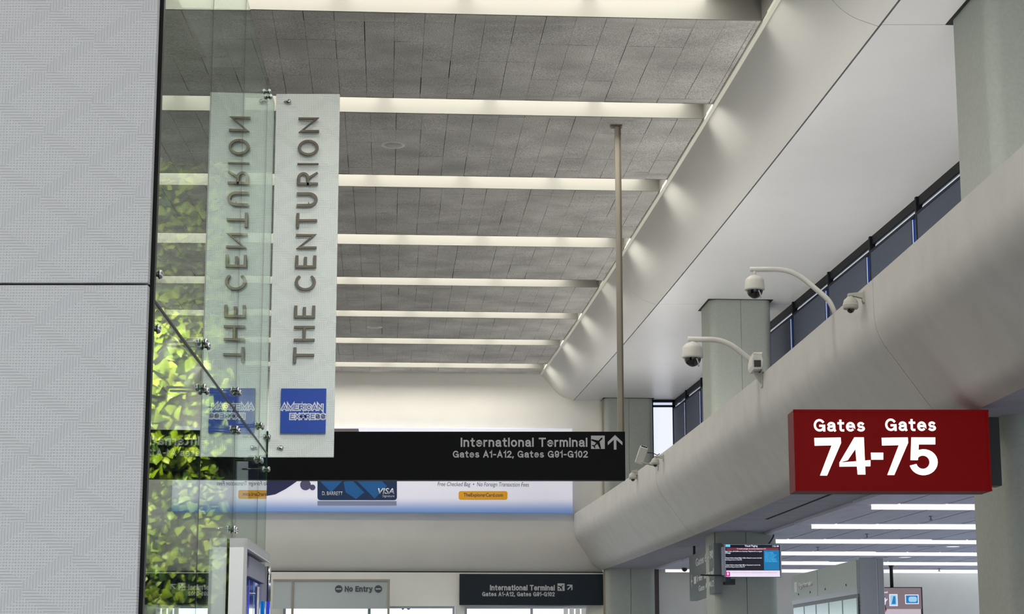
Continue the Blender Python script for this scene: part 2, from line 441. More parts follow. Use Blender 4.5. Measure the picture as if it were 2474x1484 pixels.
def stroke_text(body, material, parent, x0, x1, z0, z1, y, thick=.003, weight=.17, gap=.13, name='letter', grow=0.0, space=.42):
    """one object per character; cap height spans z0..z1, the line spans x0..x1"""
    u = weight / 2; lay = []; pen = u
    for ch in body:
        if ch == ' ': pen += space; continue
        w, L_ = SF[ch]; lay.append((ch, pen, L_)); pen += w + weight + gap
    total = pen - gap - u
    H = z1 - z0; sx = (x1 - x0) / total; wd = weight * H
    sz = (H - wd)
    for k, (ch, px_, L_) in enumerate(lay):
        lines = [[(p[0] * sx + px_ * sx, wd / 2 + p[1] * sz) for p in ln] for ln in L_]
        stroke_letter(name, ch, material, parent, x0, x1, z0, z1, y - .00005 * (k % 2), thick, wd + grow, lines=lines)

# plan curves of the hall (it bends gently to the left as it goes away)
def XT(Y): return -9.93530240e-04 * Y * Y - 8.08531902e-03 * Y + 3.42841109       # parapet face
def XC(Y): return -5.49058657e-04 * Y * Y - 4.62851628e-02 * Y + 3.57093504       # high ceiling edge
def XW(Y): return -4.54052275e-04 * Y * Y - 4.90143173e-02 * Y + 6.43747771       # window wall
def normal(fx, Y):
    d = (fx(Y + .01) - fx(Y - .01)) / .02; n = Vector((1, -d, 0)); return n.normalized()
def smooth_profile(pts, r, n=8):
    out = [Vector(pts[0])]
    for i in range(1, len(pts) - 1):
        p = Vector(pts[i]); a = Vector(pts[i - 1]) - p; b = Vector(pts[i + 1]) - p
        rr = min(r[i] if isinstance(r, (list, tuple)) else r, a.length * .49, b.length * .49)
        A = p + a.normalized() * rr; B = p + b.normalized() * rr
        for k in range(n + 1):
            t = k / n; out.append(A * (1 - t) ** 2 + p * 2 * t * (1 - t) + B * t * t)
    out.append(Vector(pts[-1])); return out
def sweep(prof, fx, y0, y1, step=0.8, closed=True):
    """sweeps a closed (d, z) outline along the plan curve fx"""
    n = max(2, int(abs(y1 - y0) / step) + 1); vs = []; fs = []; m = len(prof)
    for i in range(n + 1):
        Y = y0 + (y1 - y0) * i / n; nn = normal(fx, Y)
        for d, z in prof: vs.append((fx(Y) + nn.x * d, Y + nn.y * d, z))
    for i in range(n):
        for k in range(m if closed else m - 1):
            fs.append((i * m + k, i * m + (k + 1) % m, (i + 1) * m + (k + 1) % m, (i + 1) * m + k))
    if closed: fs += [tuple(range(m)), tuple(range(n * m, n * m + m))]
    b = MB(); b.add(vs, fs); return b

ZC, ZS, ZT = 7.92, 7.318, 4.786
ZSLAB = 3.60
SL = 0.066
ANG = math.atan(SL)
PX = 4600.0

# ================================================================== LARGE STRUCTURE
tagS(MB().box(-40, 13.7, -80, 46, -0.3, 0).build('floor', 'floor_stone'), 'pale stone concourse floor')
tagS(MB().box(5.0, 13.4, 12, 41.9, 0, .02).build('floor_bounce', 'bounce_pale'), 'added unseen pale floor bouncing light up to the low ceiling')  # added and unseen: pale so that it lightens the low ceiling
tagS(MB().box(13.7, 90, -80, 90, -0.4, -.02).build('ground', 'bounce_pale'), 'added unseen pale ground outside the right windows, bouncing daylight in')  # added and unseen: reflects sky light up through the windows

# ---- high ceiling: boards between light slots
ceil = struct('ceiling', 'high ceiling of grey fibre boards between lit slots')
tops = [20.98, 24.49, 28.07, 31.33, 34.42, 37.42, 40.55]
bots = [18.05, 21.56, 25.11, 28.74, 31.93, 35.0, 38.04, 41.17]
slabs = [(a, b) for a, b in zip(bots[:-1], tops)] + [(41.17, 41.95)]
near = []
yb = 17.4
slots = [(t, b) for t, b in zip([17.4] + tops, bots)]
while yb > -4:
    near.append((yb - 2.9, yb)); slots.insert(0, (yb - 3.55, yb - 2.9)); yb -= 3.55
TW, TD = 0.302, 0.61
def frame_pt(Y0, u, w):   # local bay frame -> world
    return Vector((u * math.cos(ANG) - w * math.sin(ANG), Y0 + u * math.sin(ANG) + w * math.cos(ANG)))
tile_me = []
for k in range(6):
    b = MB(); j = 0.0012
    e = [random.choice((.0003, .0008, .0014, .002, .004)) for _ in range(4)]
    # a board with slightly uneven edges and a chamfered rim
    w, d = TW - .0008, TD - .0008
    x0, x1, y0, y1 = e[0], w - e[1], e[2], d - e[3]
    c = .0012
    vs = [(x0, y0, .03), (x1, y0, .03), (x1, y1, .03), (x0, y1, .03), (x0, y0, c), (x1, y0, c), (x1, y1, c), (x0, y1, c),
          (x0 + c, y0 + c, 0), (x1 - c, y0 + c, 0), (x1 - c, y1 - c, 0), (x0 + c, y1 - c, 0)]
    fs = [(0, 3, 2, 1)]
    for i in range(4):
        q = (i + 1) % 4
        fs += [(i, q, q + 4, i + 4), (i + 4, q + 4, q + 8, i + 8)]
    fs.append((8, 9, 10, 11))
    b.add(vs, fs); o = b.build('tile', 'fibre_board'); tile_me.append(o.data); bpy.data.objects.remove(o)
count = 0
stuff = MB()
tile_slots = []
for si, (y0, y1) in enumerate(slabs):
    dep = (y1 - y0) / math.cos(ANG) * math.cos(ANG) ** 2
    off = (0.30, 0.12, 0.36, 0.2, 0.3, 0.1, 0.25, 0.0)[si]
    rows = []; w = 0.0; first = off
    while w < dep - .02:
        h = (first if w == 0 and first > 0.05 else TD); h = min(h, dep - w); rows.append((w, h)); w += h
    for (w, h) in rows:
        u = -6.9 + (si * 0.11) % TW
        while u < XC(y0) + .3:
            tile_slots.append((si, y0, u, w, h)); u += TW
# pieces you can pick apart: the nearest 300; the rest joined
vis = [t for t in tile_slots if t[2] > -3.1]
single = set(id(t) for t in vis[:300])
backs = [(t[1], t) for t in tile_slots]
for t in tile_slots:
    si, y0, u, w, h = t
    p = frame_pt(y0, u, w); dz = random.uniform(-.002, .003)
    tilt = random.uniform(-.0035, .0035)
    if id(t) in single:
        o = bpy.data.objects.new('tile', random.choice(tile_me)); COL.objects.link(o); o.parent = ceil
        o.location = (p.x, p.y, ZC + dz); o.rotation_euler = (tilt, tilt, ANG); o.scale = (1, h / TD, 1)
    else:
        me = random.choice(tile_me)
        R = Matrix.Translation((p.x, p.y, ZC + dz)) @ Matrix.Rotation(ANG, 4, 'Z') @ Matrix.Diagonal((1, h / TD, 1, 1))
        stuff.add([R @ v.co for v in me.vertices], [tuple(q.vertices) for q in me.polygons])
o = stuff.build('tile_field', 'fibre_board', ceil); o['kind'] = 'stuff'
bk = MB()
for (y0, y1) in slabs:
    a = frame_pt(y0, -7.2, 0); b_ = frame_pt(y0, 3.4, 0)
    dd = y1 - y0
    bk.add([(a.x, a.y, ZC + .02), (b_.x, b_.y, ZC + .02), (b_.x, b_.y + dd, ZC + .02), (a.x, a.y + dd, ZC + .02),
            (a.x, a.y, ZC + .4), (b_.x, b_.y, ZC + .4), (b_.x, b_.y + dd, ZC + .4), (a.x, a.y + dd, ZC + .4)],
           [(0, 1, 2, 3), (4, 5, 6, 7), (0, 1, 5, 4), (2, 3, 7, 6), (0, 3, 7, 4), (1, 2, 6, 5)])
bk.build('ceiling_deck', 'board_back', ceil)
nb = MB()
for (y0, y1) in near:
    a = frame_pt(y0, -10, 0); b_ = frame_pt(y0, 3.9, 0); dd = y1 - y0
    nb.add([(a.x, a.y, ZC), (b_.x, b_.y, ZC), (b_.x, b_.y + dd, ZC), (a.x, a.y + dd, ZC),
            (a.x, a.y, ZC + .4), (b_.x, b_.y, ZC + .4), (b_.x, b_.y + dd, ZC + .4), (a.x, a.y + dd, ZC + .4)],
           [(0, 1, 2, 3), (4, 5, 6, 7), (0, 1, 5, 4), (2, 3, 7, 6), (0, 3, 7, 4), (1, 2, 6, 5)])
nb.build('ceiling_slab', 'fibre_board', ceil)

# ---- white cove between the high ceiling and the soffit, split at its seams
cove = struct('trim_1', 'white rounded cove running along the edge of the high ceiling')
cp = smooth_profile([(0, 7.90), (.40, 7.42), (.70, 7.318)], .2, 10)
cprof = [(0.0, 8.2)] + [(p[0], p[1]) for p in cp] + [(.70, 7.5), (.5, 8.2)]
for a, b_ in ((-6, 16.6), (16.612, 30.4), (30.412, 42.1)):
    m = sweep(cprof, XC, a, b_); m.sm = [True] * len(m.sm)
    o = m.build('cove_panel', 'white_paint', cove)
    es = o.modifiers.new('split', 'EDGE_SPLIT'); es.split_angle = math.radians(40)
edge = sweep([(-.035, 7.895), (.012, 7.89), (.012, 7.935), (-.035, 7.935)], XC, -6, 42)
edge.build('edge_strip', 'cream', cove)

soff = struct('trim_2', 'flat white soffit in panels between the cove and the high windows')
def strip_panel(y0, y1, zlo, zhi, fl, fr, step=.8):
    n = max(2, int((y1 - y0) / step)); vs = []; fs = []
    for i in range(n + 1):
        Y = y0 + (y1 - y0) * i / n
        a, b_ = fl(Y), fr(Y)
        vs += [(a, Y, zlo), (b_, Y, zlo), (b_, Y, zhi), (a, Y, zhi)]
    for i in range(n):
        for k in range(4): fs.append((i * 4 + k, i * 4 + (k + 1) % 4, i * 4 + 4 + (k + 1) % 4, i * 4 + 4 + k))
    fs += [(0, 1, 2, 3), (n * 4, n * 4 + 1, n * 4 + 2, n * 4 + 3)]
    m = MB(); m.add(vs, fs); return m
for a, b_ in ((-6, 16.6), (16.612, 30.4), (30.412, 42.1)):
    strip_panel(a, b_, ZS, ZS + .3, lambda Y: XC(Y) + .722, lambda Y: XW(Y) + .02).build('soffit_panel', 'soffit_paint', soff)
strip_panel(-6, 42.3, ZS + .31, ZS + .5, lambda Y: XC(Y) + .4, lambda Y: XW(Y) + .02).build('soffit_backing', 'dark_gap', soff)

# ---- concrete parapet beam
beam = struct('beam', 'rounded grey concrete parapet beam along the upper gallery')
bp_ = smooth_profile([(0, ZT), (0, 4.33), (.48, 3.66), (.62, 3.575)], [0, .17, .14, 0], 12)
bprof = [(p[0], p[1]) for p in bp_] + [(.62, 3.9), (.2, ZT)]
for a, b_ in ((-6, 2), (2.01, 15.794), (15.806, 30.153), (30.169, 42.05)):
    m = sweep(bprof, XT, a, b_); m.sm = [True] * len(m.sm)
    o = m.build('beam_segment', 'beam_concrete', beam)
    es = o.modifiers.new('split', 'EDGE_SPLIT'); es.split_angle = math.radians(40)

def inset(prof, k):
    c = Vector((sum(p[0] for p in prof) / len(prof), sum(p[1] for p in prof) / len(prof)))
    out = []
    for p in prof:
        v = c - Vector(p); out.append(tuple(Vector(p) + v.normalized() * k))
    return out
for Yj in (15.8, 30.16): sweep(inset(bprof, .012), XT, Yj - .01, Yj + .02).build('seam', 'joint_grey', beam)
for Yj in (16.6, 30.4): sweep(inset(cprof, .012), XC, Yj - .01, Yj + .02).build('seam', 'joint_grey', cove)

# gallery slab (its underside is seen) and the tiled low ceiling
gal = struct('ceiling_slab', 'plain grey concrete slab under the gallery')
strip_panel(-6, 42.3, ZSLAB, 4.1, lambda Y: XT(Y) + .60, lambda Y: XT(Y) + 1.86).build('slab', 'slab_concrete', gal)
strip_panel(-6, 42.3, 4.1, 4.12, lambda Y: XT(Y) + .2, lambda Y: XW(Y) + .3).build('gallery_floor', 'wall_paint', gal)
strip_panel(20, 27.2, ZSLAB - .004, ZSLAB + .01, lambda Y: XT(Y) + 1.13, lambda Y: XT(Y) + 1.17).build('groove', 'dark_gap', gal)

ZL = 3.56
low = struct('ceiling_lower', 'low ceiling of pale grey panels under the gallery')
strip_panel(-6, 42.3, ZL + .06, ZL + .2, lambda Y: XT(Y) + 1.85, lambda Y: 14).build('ceiling_deck', 'dark_gap', low)
ys_strip = [13.7, 17.2, 20.65, 24.1, 27.65, 31.1, 34.6, 38.0, 41.3]
LP = 0.6
pan_me = MB().add([(0, 0, 0), (LP - .034, 0, 0), (LP - .034, 1, 0), (0, 1, 0), (0, 0, .04), (LP - .034, 0, .04), (LP - .034, 1, .04), (0, 1, .04)],
                  [(0, 1, 2, 3), (4, 5, 6, 7), (0, 1, 5, 4), (2, 3, 7, 6), (0, 3, 7, 4), (1, 2, 6, 5)]).build('tmp', 'low_tile')
pm = pan_me.data; bpy.data.objects.remove(pan_me)
for a, b_ in zip(ys_strip[:-1], ys_strip[1:]):
    k = int((XT((a + b_) / 2) + 1.5) / LP)
    lean = 0.085
    for i in range(0, 13):
        x = XT((a + b_) / 2) + 1.66 + i * LP + ((a * .13) % .05)
        o = bpy.data.objects.new('panel', pm); COL.objects.link(o); o.parent = low
        o.location = (x + .07, a + .17, ZL); o.rotation_euler = (0, 0, ANG); o.scale = (1, (b_ - a - .19), 1)

# ---- back wall
def yb_(x): return 42.0 + SL * x - .03
wb = struct('wall_back', 'cream white back wall of the concourse, cut by bright door openings')
def wallbox(m, x0, x1, z0, z1, front=0.0, thick=0.3):
    m.add([(x0, yb_(x0) - front, z0), (x1, yb_(x1) - front, z0), (x1, yb_(x1) + thick, z0), (x0, yb_(x0) + thick, z0),
           (x0, yb_(x0) - front, z1), (x1, yb_(x1) - front, z1), (x1, yb_(x1) + thick, z1), (x0, yb_(x0) + thick, z1)],
          [(0, 1, 2, 3), (4, 5, 6, 7), (0, 1, 5, 4), (2, 3, 7, 6), (0, 3, 7, 4), (1, 2, 6, 5)])
# bulging profile: upright above, curving back to the shadow line over the doors
prof = [(-.0, 8.2), (0.0, 7.7)] + [(-.16 * (1 - math.cos(t / 10 * math.pi)) / 2, 7.7 - .9 * t / 10) for t in range(1, 11)] + [(-.16, 4.3)]
prof += [(-.16 + .34 * (t / 10) ** 1.6, 4.3 - .76 * t / 10) for t in range(1, 11)]
m = MB(); m.smooth = True
vs = []; fs = []
for x in (-8.5, 2.0):
    for d, z in prof: vs.append((x, yb_(x) + d, z))
n = len(prof)
for k in range(n - 1): fs.append((k, k + 1, n + k + 1, n + k))
m.add(vs, fs); m.smooth = False
wallbox(m, -8.5, 2.0, 3.54, 8.2, -.21, .35)
m.build('upper_wall', 'wall_paint', wb)
m = MB()
wallbox(m, -8.5, 2.0, 2.79, 3.52)              # header over the doors
wallbox(m, -8.5, -4.95, 0, 2.79); wallbox(m, -1.24, -1.03, 0, 2.79); wallbox(m, 1.62, 2.0, 0, 2.79)
m.build('door_header', 'wall_paint', wb)
m = MB(); wallbox(m, -8.5, 2.05, 3.515, 3.545, -.06, .3); m.build('shadow_joint', 'dark_gap', wb)
wr = struct('wall_back_right', 'pale lavender end wall below the low ceiling')
m = MB(); wallbox(m, 3.12, 13.5, 0, 3.62); wallbox(m, 3.0, 4.2, 3.62, 4.3); m.build('wall_panel', 'wall_paint', wr)
m = MB(); wallbox(m, 3.12, 3.22, 0, 3.6, .05, 0); m.build('corner_trim', 'brown_trim', wr)

tagS(MB().box(-8.6, -8.3, 13.9, 42.2, 0, 8.2).build('wall_left', 'wall_paint'), 'plain cream left wall of the concourse beyond the lounge')
wrt = struct('wall_right', 'glazed right outer wall under the low ceiling')
MB().box(13.4, 13.7, -12, 45, 0, .4).box(13.4, 13.7, -12, 45, 3.4, 3.7).build('sill_wall', 'wall_paint', wrt)
for yy in range(-12, 45, 3):
    MB().box(13.45, 13.6, yy, yy + .08, .4, 3.4).build('mullion', 'brushed_steel', wrt)
    MB().box(13.5, 13.51, yy + .08, yy + 3, .4, 3.4).build('pane', 'facade_glass', wrt)

# ---- window wall (upper gallery)
ww = struct('window_1', 'long band of dark framed high windows with lowered roller shades')
mul = [8.5, 10.9, 13.3, 15.6, 17.9, 20.35, 23.16, 25.42, 27.82, 30.22, 32.5, 34.6, 36.6, 38.56, 40.36, 41.9]
def wp(Y, d=0.0):
    nn = normal(XW, Y); return Vector((XW(Y) + nn.x * d, Y + nn.y * d, 0))
for i in range(len(mul) - 1):
    a, b_ = mul[i], mul[i + 1]; pa, pb = wp(a), wp(b_)
    L = (pb - pa).length; rz = math.atan2(pb.y - pa.y, pb.x - pa.x)
    def LB(name, mt, u0, u1, d0, d1, z0, z1, bev=0.0):
        # local frame: x along the wall, y to the left of travel (= into the hall)
        o = MB().box(u0, u1, d0, d1, z0, z1).build(name, mt, ww, bevel=bev)
        o.location = (pa.x, pa.y, 0); o.rotation_euler = (0, 0, rz); return o
    LB('head_frame', 'window_frame', 0, L, -.06, -.01, 7.20, 7.318)
    LB('mullion', 'window_frame', -.03, .03, -.06, .018, 4.1, 7.318)
    LB('side_pane', 'blue_glass', .03, .23, -.02, -.012, 4.1, 7.09)
    LB('shade', 'shade_fabric', .235, L - .03, .0, .012, 4.1, 7.095)
    LB('shade_roller', 'window_frame', .05, L - .03, -.012, .02, 7.085, 7.115)
    LB('pane', 'window_glass', 0, L, -.035, -.025, 4.1, 7.21)
tagS(strip_panel(-6, 8.4, 4.1, 7.32, lambda Y: XW(Y), lambda Y: XW(Y) + .3).build('wall_gallery', 'wall_paint'), 'plain gallery wall continuing past the windows')

w2 = struct('window_2', 'bright frosted end window at the corner of the gallery')
MB().box(3.08, 3.13, 41.88, 42.0, 4.1, 7.318).box(3.56, 3.62, 41.88, 42.0, 4.1, 7.318).box(3.08, 3.62, 41.88, 42.0, 7.27, 7.318).box(3.08, 3.62, 41.88, 42.0, 7.16, 7.2).build('frame', 'window_frame', w2)
MB().box(3.13, 3.56, 41.97, 41.98, 4.1, 7.16).build('shade', 'shade_white', w2)
MB().box(3.13, 3.56, 41.99, 41.995, 4.1, 7.28).build('pane', 'window_glass', w2)

# ---- columns
def column(label, x0, x1, y0, y1, zlo, zhi, seam=True, r=.13):
    c = struct('column', label, ((x0 + x1) / 2, (y0 + y1) / 2, 0), ANG * .9)
    w, d = (x1 - x0) / 2, (y1 - y0) / 2
    pts = []
    for cx, cy, a0 in ((-w + r, -d + r, math.pi), (w - r, -d + r, 1.5 * math.pi), (w - r, d - r, 0), (-w + r, d - r, .5 * math.pi)):
        for k in range(9):
            a = a0 + k / 8 * math.pi / 2; pts.append((cx + r * math.cos(a), cy + r * math.sin(a)))
        if seam and cy < 0 and cx < 0:
            g = .006
            pts += [(-g, -d), (-g, -d + .015), (g, -d + .015), (g, -d)]
    m = MB(); m.smooth = False
    m.prism(pts, 'z', zlo, zhi)
    o = m.build('shaft', 'column_concrete', c)
    for p in o.data.polygons: p.use_smooth = abs(p.normal.z) < .5
    es = o.modifiers.new('split', 'EDGE_SPLIT'); es.split_angle = math.radians(25)
    MB().box(-w - .03, w + .03, -d - .03, d + .03, ZS - .006, ZS + .01).build('top_joint', 'dark_gap', c)
    return c
column('tall grey concrete column nearest the camera, beside the red gate sign', ay(2342, 1190, 16.6).x + .03, 5.05, 15.55, 16.6, 0, ZS + .05)
column('tall grey concrete column with the paging screen on its face', 3.14, 4.13, 30.0, 31.0, 0, ZS + .05)
column('grey concrete column standing at the end wall', 2.02, 3.09, 41.6, 42.1, 0, ZS + .05)
m = MB().box(1.99, 2.09, 41.75, 42.0, 0, ZS); o = m.build('trim_3', 'pole_metal'); tagS(o, 'narrow tan trim strip beside the end column')

# ================================================================== LEFT: relief wall, glass, lounge
wl = struct('wall_front', 'white wall panels pressed with a geometric relief at the left edge')
xe0 = ay(357, 700, 7.1).x
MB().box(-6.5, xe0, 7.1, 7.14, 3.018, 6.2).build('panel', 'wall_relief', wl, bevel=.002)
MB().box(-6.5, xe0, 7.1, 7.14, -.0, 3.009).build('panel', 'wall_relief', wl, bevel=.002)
MB().box(-6.5, xe0 - .02, 7.15, 7.18, 0, 6.2).build('wall_backing', 'dark_gap', wl)

GA = math.radians(2.7); G0 = Vector((ay(366, 700, 7.3).x, 7.3, 0))
gdir = Vector((-math.sin(GA), math.cos(GA), 0))
def G(t, z=0.0, off=0.0):   # point on the glass line, off>0 towards the hall
    return G0 + gdir * t + Vector((math.cos(GA), math.sin(GA), 0)) * off + Vector((0, 0, z))
GL = 5.72
ZTOP, ZJ = 5.47, 3.0
gw = thing('glass_screen', 'tall frameless glass wall of clear panes before the lounge', 'glass wall', G0, GA)
gw['kind'] = 'thing'
joints = [0.0, 1.78, 3.42, 5.02, GL]
tw = [0, 0, 0, 0]
for i in range(4):
    a, b_ = joints[i], joints[i + 1]
    for z0, z1 in ((0.02, ZJ - .006), (ZJ + .006, ZTOP)):
        m = MB(); c = (a + b_) / 2; rot = Matrix.Rotation(-tw[i], 3, 'Z'); h = (b_ - a) / 2 - .002
        m.box(-.0025, .0025, c - h, c + h, z0, z1, rot=rot)
        m.mi = [1] * 6
        m.mi[0] = 0; m.mi[1] = 0
        o = m.build('pane', ['clear_glass', 'glass_edge'], gw, recalc=True)
for t in joints[1:4]:
    MB().box(-.003, .003, t - .0025, t + .0025, 0.02, ZTOP).build('joint', 'joint_black', gw)
MB().box(-.005, .005, 0, GL, ZJ - .006, ZJ + .006).build('joint', 'joint_black', gw)
MB().box(-.012, .014, -.03, .015, 0, ZTOP + .1).build('edge_frame', 'joint_black', gw)
# spider bolts either side of the level joint, and two by the top
def bolt(t, z):
    b = MB(); b.smooth = True
    b.lathe([(0.0, .03), (.012, .029), (.018, .024), (.020, .014), (.012, .011), (.008, 0)], (0, t, z), 14, 'x')
    o = b.build('bolt', 'steel', gw)
    a = MB(); a.smooth = True
    a.lathe([(.006, -.16), (.006, -.01)], (0, t, z), 8, 'x')
    a.lathe([(.02, -.03), (.024, -.02), (.02, -.008)], (0, t, z), 12, 'x')
    a.build('bolt_stem', 'steel', o)
for t in joints[:4] + [GL - .08]:
    for z in (ZJ - .11, ZJ + .11):
        for dt in ((-.06, .06) if 0 < t < GL - .5 else (.09,) if t == 0 else (0,)):
            bolt(t + dt, z)
for dt in (-.06, .06): bolt(5.02 + dt, ZTOP - .12)
for dt in (-.06, .06): bolt(3.42 + dt, 2.33)

# lounge interior seen through the glass
lg = struct('wall_lounge', 'dark interior walls of the lounge behind the glass')
MB().box(-6.4, -2.02, 13.75, 13.9, 0, 6.0).build('wall_panel', 'lounge_dark', lg)
MB().box(-6.4, -6.3, 7.3, 13.8, 0, 6.0).build('wall_panel', 'lounge_brown', lg)
MB().box(-6.4, -2.1, 7.3, 13.8, 5.6, 5.7).build('lounge_ceiling', 'lounge_brown', lg)
sp = bpy.data.lights.new('plant_spot', 'SPOT'); sp.energy = 600; sp.spot_size = math.radians(92); sp.spot_blend = .8; sp.color = (1, .93, .72); sp.shadow_soft_size = .12
spo = bpy.data.objects.new('plant_spot', sp); COL.objects.link(spo); spo.location = (-2.9, 12.35, 4.3)
spo.rotation_euler = (Vector((-2.8, 13.6, 3.05)) - Vector((-2.9, 12.35, 4.3))).to_track_quat('-Z', 'Y').to_euler()

pw_ = thing('plant_wall', 'green living wall of leafy climbers behind the glass', 'plant wall', (-2.7, 13.62, 0))
MB().box(-.95, .72, .0, .08, .05, 5.25).build('backing', 'soil_felt', pw_)
leafs = []
for k in range(4):
    # pointed heart-shaped leaf with a folded midrib, tip down
    w = .5; wob = random.uniform(.9, 1.1)
    pts = [(0, 0, 0), (.30 * wob, .14, -.05), (.46, -.12, -.07), (.34, -.45, -.05), (0, -1.0, -.12), (-.34, -.45, -.05), (-.46 * wob, -.12, -.07), (-.30, .14, -.05), (0, -.35, .06), (0, -.68, .03)]
    vs = [(x, -z_, y) for x, y, z_ in pts]
    fs = [(0, 1, 8), (1, 2, 8), (2, 3, 8), (3, 9, 8), (3, 4, 9), (4, 5, 9), (5, 8, 9), (5, 6, 8), (6, 7, 8), (7, 0, 8)]
    b = MB(); b.smooth = True; b.add(vs, fs)
    o = b.build('leaf', ('leaf', 'leaf_pale', 'leaf_dark', 'leaf')[k], recalc=False); leafs.append(o.data); bpy.data.objects.remove(o)
def leaf_mtx():
    z = random.uniform(.1, 5.2); x = random.uniform(-.93, .70)
    # ragged right edge and sparser, shorter growth near the top
    x -= max(0, .12 * math.sin(z * 7) + .06 * math.sin(z * 17)) if x > .45 else 0
    bulge = .10 + .10 * math.sin(z * 5.3 + x * 3) * math.cos(x * 6 + z)
    s = random.uniform(.06, .112)
    R = Matrix.Rotation(random.gauss(0, .7), 4, 'Y') @ Matrix.Rotation(random.gauss(-.75, .3), 4, 'X') @ Matrix.Rotation(random.gauss(0, .45), 4, 'Z')
    return x, z, Matrix.Translation((x, -bulge * random.uniform(.2, 1.2) - .01, z)) @ R @ Matrix.Scale(s, 4), s
fol = [MB() for _ in range(4)]
cand = []
for i in range(6200):
    x, z, M, s = leaf_mtx()
    k = random.choices((0, 1, 2, 3), (4, 2.4, 3, 2))[0]
    vis_ = x > -.15 and 2.7 < z < 4.2 and M.translation.y < -.06
    cand.append((k, M, vis_, s))
n_single = 0
for k, M, v_, s in cand:
    if v_ and n_single < 300 and s > .07:
        o = bpy.data.objects.new('leaf', leafs[k]); COL.objects.link(o); o.parent = pw_; o.matrix_local = M; n_single += 1
    else:
        me = leafs[k]; fol[k].smooth = True
        fol[k].add([M @ v.co for v in me.vertices], [tuple(q.vertices) for q in me.polygons])
allf = MB(); allf.smooth = True
for k in range(4):
    allf.cur = k; allf.add(fol[k].v, fol[k].f)
o = allf.build('foliage', ['leaf', 'leaf_pale', 'leaf_dark', 'leaf'], pw_, recalc=False); o['kind'] = 'stuff'

# hanging etched glass sign with raised metal letters
SY = 12.96
p0 = ay(683, 225, SY); p1 = ay(820, 227, SY); pbm = ay(807, 1105, SY); pbl = ay(665, 1105, SY)
sx0, sx1 = G(GL - .05).x + .009, (p1.x + pbm.x) / 2
sz0, sz1 = pbm.z, p1.z
sgn = thing('lounge_sign', 'tall frosted glass blade sign with raised bronze letters THE CENTURION', 'sign', (sx0, SY, sz0))
w_, h_ = sx1 - sx0, sz1 - sz0
MB().box(0, w_, 0, .02, 0, h_).build('glass_panel', 'sign_relief', sgn, bevel=.002)
def P(x, y):   # pixel of the photograph -> local x, z on the sign's plane
    q = ay(x, y, SY); return q.x - sx0, q.z - sz0
ltr = [('T', 841, 879), ('H', 789, 827), ('E', 740, 771), ('C', 667, 705), ('E', 619, 650), ('N', 567, 604), ('T', 517, 553), ('U', 467, 502), ('R', 417, 450), ('I', 396, 401), ('O', 340, 379), ('N', 286, 323)]
for ch, ya, yb2 in ltr:
    ym = (ya + yb2) / 2; xl = 722 - (ym - 286) * 12.5 / 575; xr = xl + 51
    a = P(xl, yb2); b_ = P(xr, ya)
    ov = .028 if ch == 'O' else 0
    o = stroke_letter('letter', ch, 'bronze', sgn, a[0], b_[0], a[1], b_[1], -.014, .016, .0205, rot=True)
    bv = o.modifiers.new('bevel', 'BEVEL'); bv.width = .0025; bv.segments = 2; bv.limit_method = 'ANGLE'
a = P(678, 1048); b_ = P(789, 940)
MB().box(a[0], b_[0], -.022, -.006, a[1], b_[1]).build('blue_square', 'logo_blue', sgn)['label'] = 'blue square plate with outlined white lettering'
q = sgn
def wordmark(txt, xa, xb, ya, yb2, clipr=None):
    a = P(xa, yb2); b_ = P(xb, ya)
    stroke_text(txt, 'logo_white', q, a[0], b_[0], a[1], b_[1], -.0221, thick=.0008, weight=.12, gap=.09, grow=.0155, name='letter_outline')
    stroke_text(txt, 'logo_blue', q, a[0], b_[0], a[1], b_[1], -.0238, thick=.0008, weight=.12, gap=.09)
wordmark('AMERICAN', 681.5, 780.5, 979, 991.5)
wordmark('EXPRESS', 702, 787, 1001.5, 1013.5)
for (x, y) in ((698, 246), (680, 1083), (684.5, 246), (668, 1083)):
    if x in (684.5, 668): a = P(x + 5, y)
    else: a = P(x, y)
    rr = .017 if x in (698, 680) else .009
    b = MB(); b.smooth = True; b.lathe([(0, -.022), (rr * .6, -.02), (rr, -.012), (rr, 0), (rr * .4, 0)], (a[0], 0, a[1]), 16, 'y'); b.build('bolt', 'steel', sgn)

# white entrance portal with blue fins
PYY = G(3.2)
pt = thing('entrance_portal', 'white box portal around the lounge doors, blue glass inside', 'doorway', G(3.22), GA)
pw, pl, pz = .105, 1.62, 2.27
MB().box(.01, pw, 0, .012, 0, pz).build('front_jamb', 'portal_white', pt)
MB().box(.01, pw, 0, pl, pz - .05, pz).box(pw - .012, pw, 0, pl, pz - .055, pz).build('lintel', 'portal_white', pt)
MB().box(pw - .018, pw, 0, .02, 0, pz - .05).build('jamb_edge', 'portal_white', pt)
MB().box(.01, .02, .012, pl, 0, pz - .05).build('inner_lining', 'portal_grey', pt)
MB().box(.012, .075, .5, pl, 2.085, 2.2).build('header_plate', 'portal_grey', pt)
for k, (ya, mt) in enumerate(((.15, 'blue_deep'), (.45, 'blue_deep'), (.78, 'blue_deep'), (1.08, 'blue_bright'), (1.36, 'blue_deep'))):
    MB().box(.02, .055, ya, ya + .27, 0, 2.08).build('door_leaf', mt, pt, bevel=.004)
b = MB(); b.smooth = True; b.lathe([(.014, .4), (.014, 2.04)], (.088, .95, 0), 14); b.tube([(.088, .95, 2.0), (.03, .95, 2.0)], .008, 8)
b.build('pull_handle', 'brushed_steel', pt)
p2 = thing('entrance_post', 'steel capped blue glass post beyond the white portal', 'post', G(4.95), GA)
MB().box(.02, .075, 0, .03, 1.98, 2.2).build('plate', 'portal_grey', p2)
MB().box(.02, .07, 0, .03, 0, 1.98).build('blue_panel', 'blue_bright', p2)
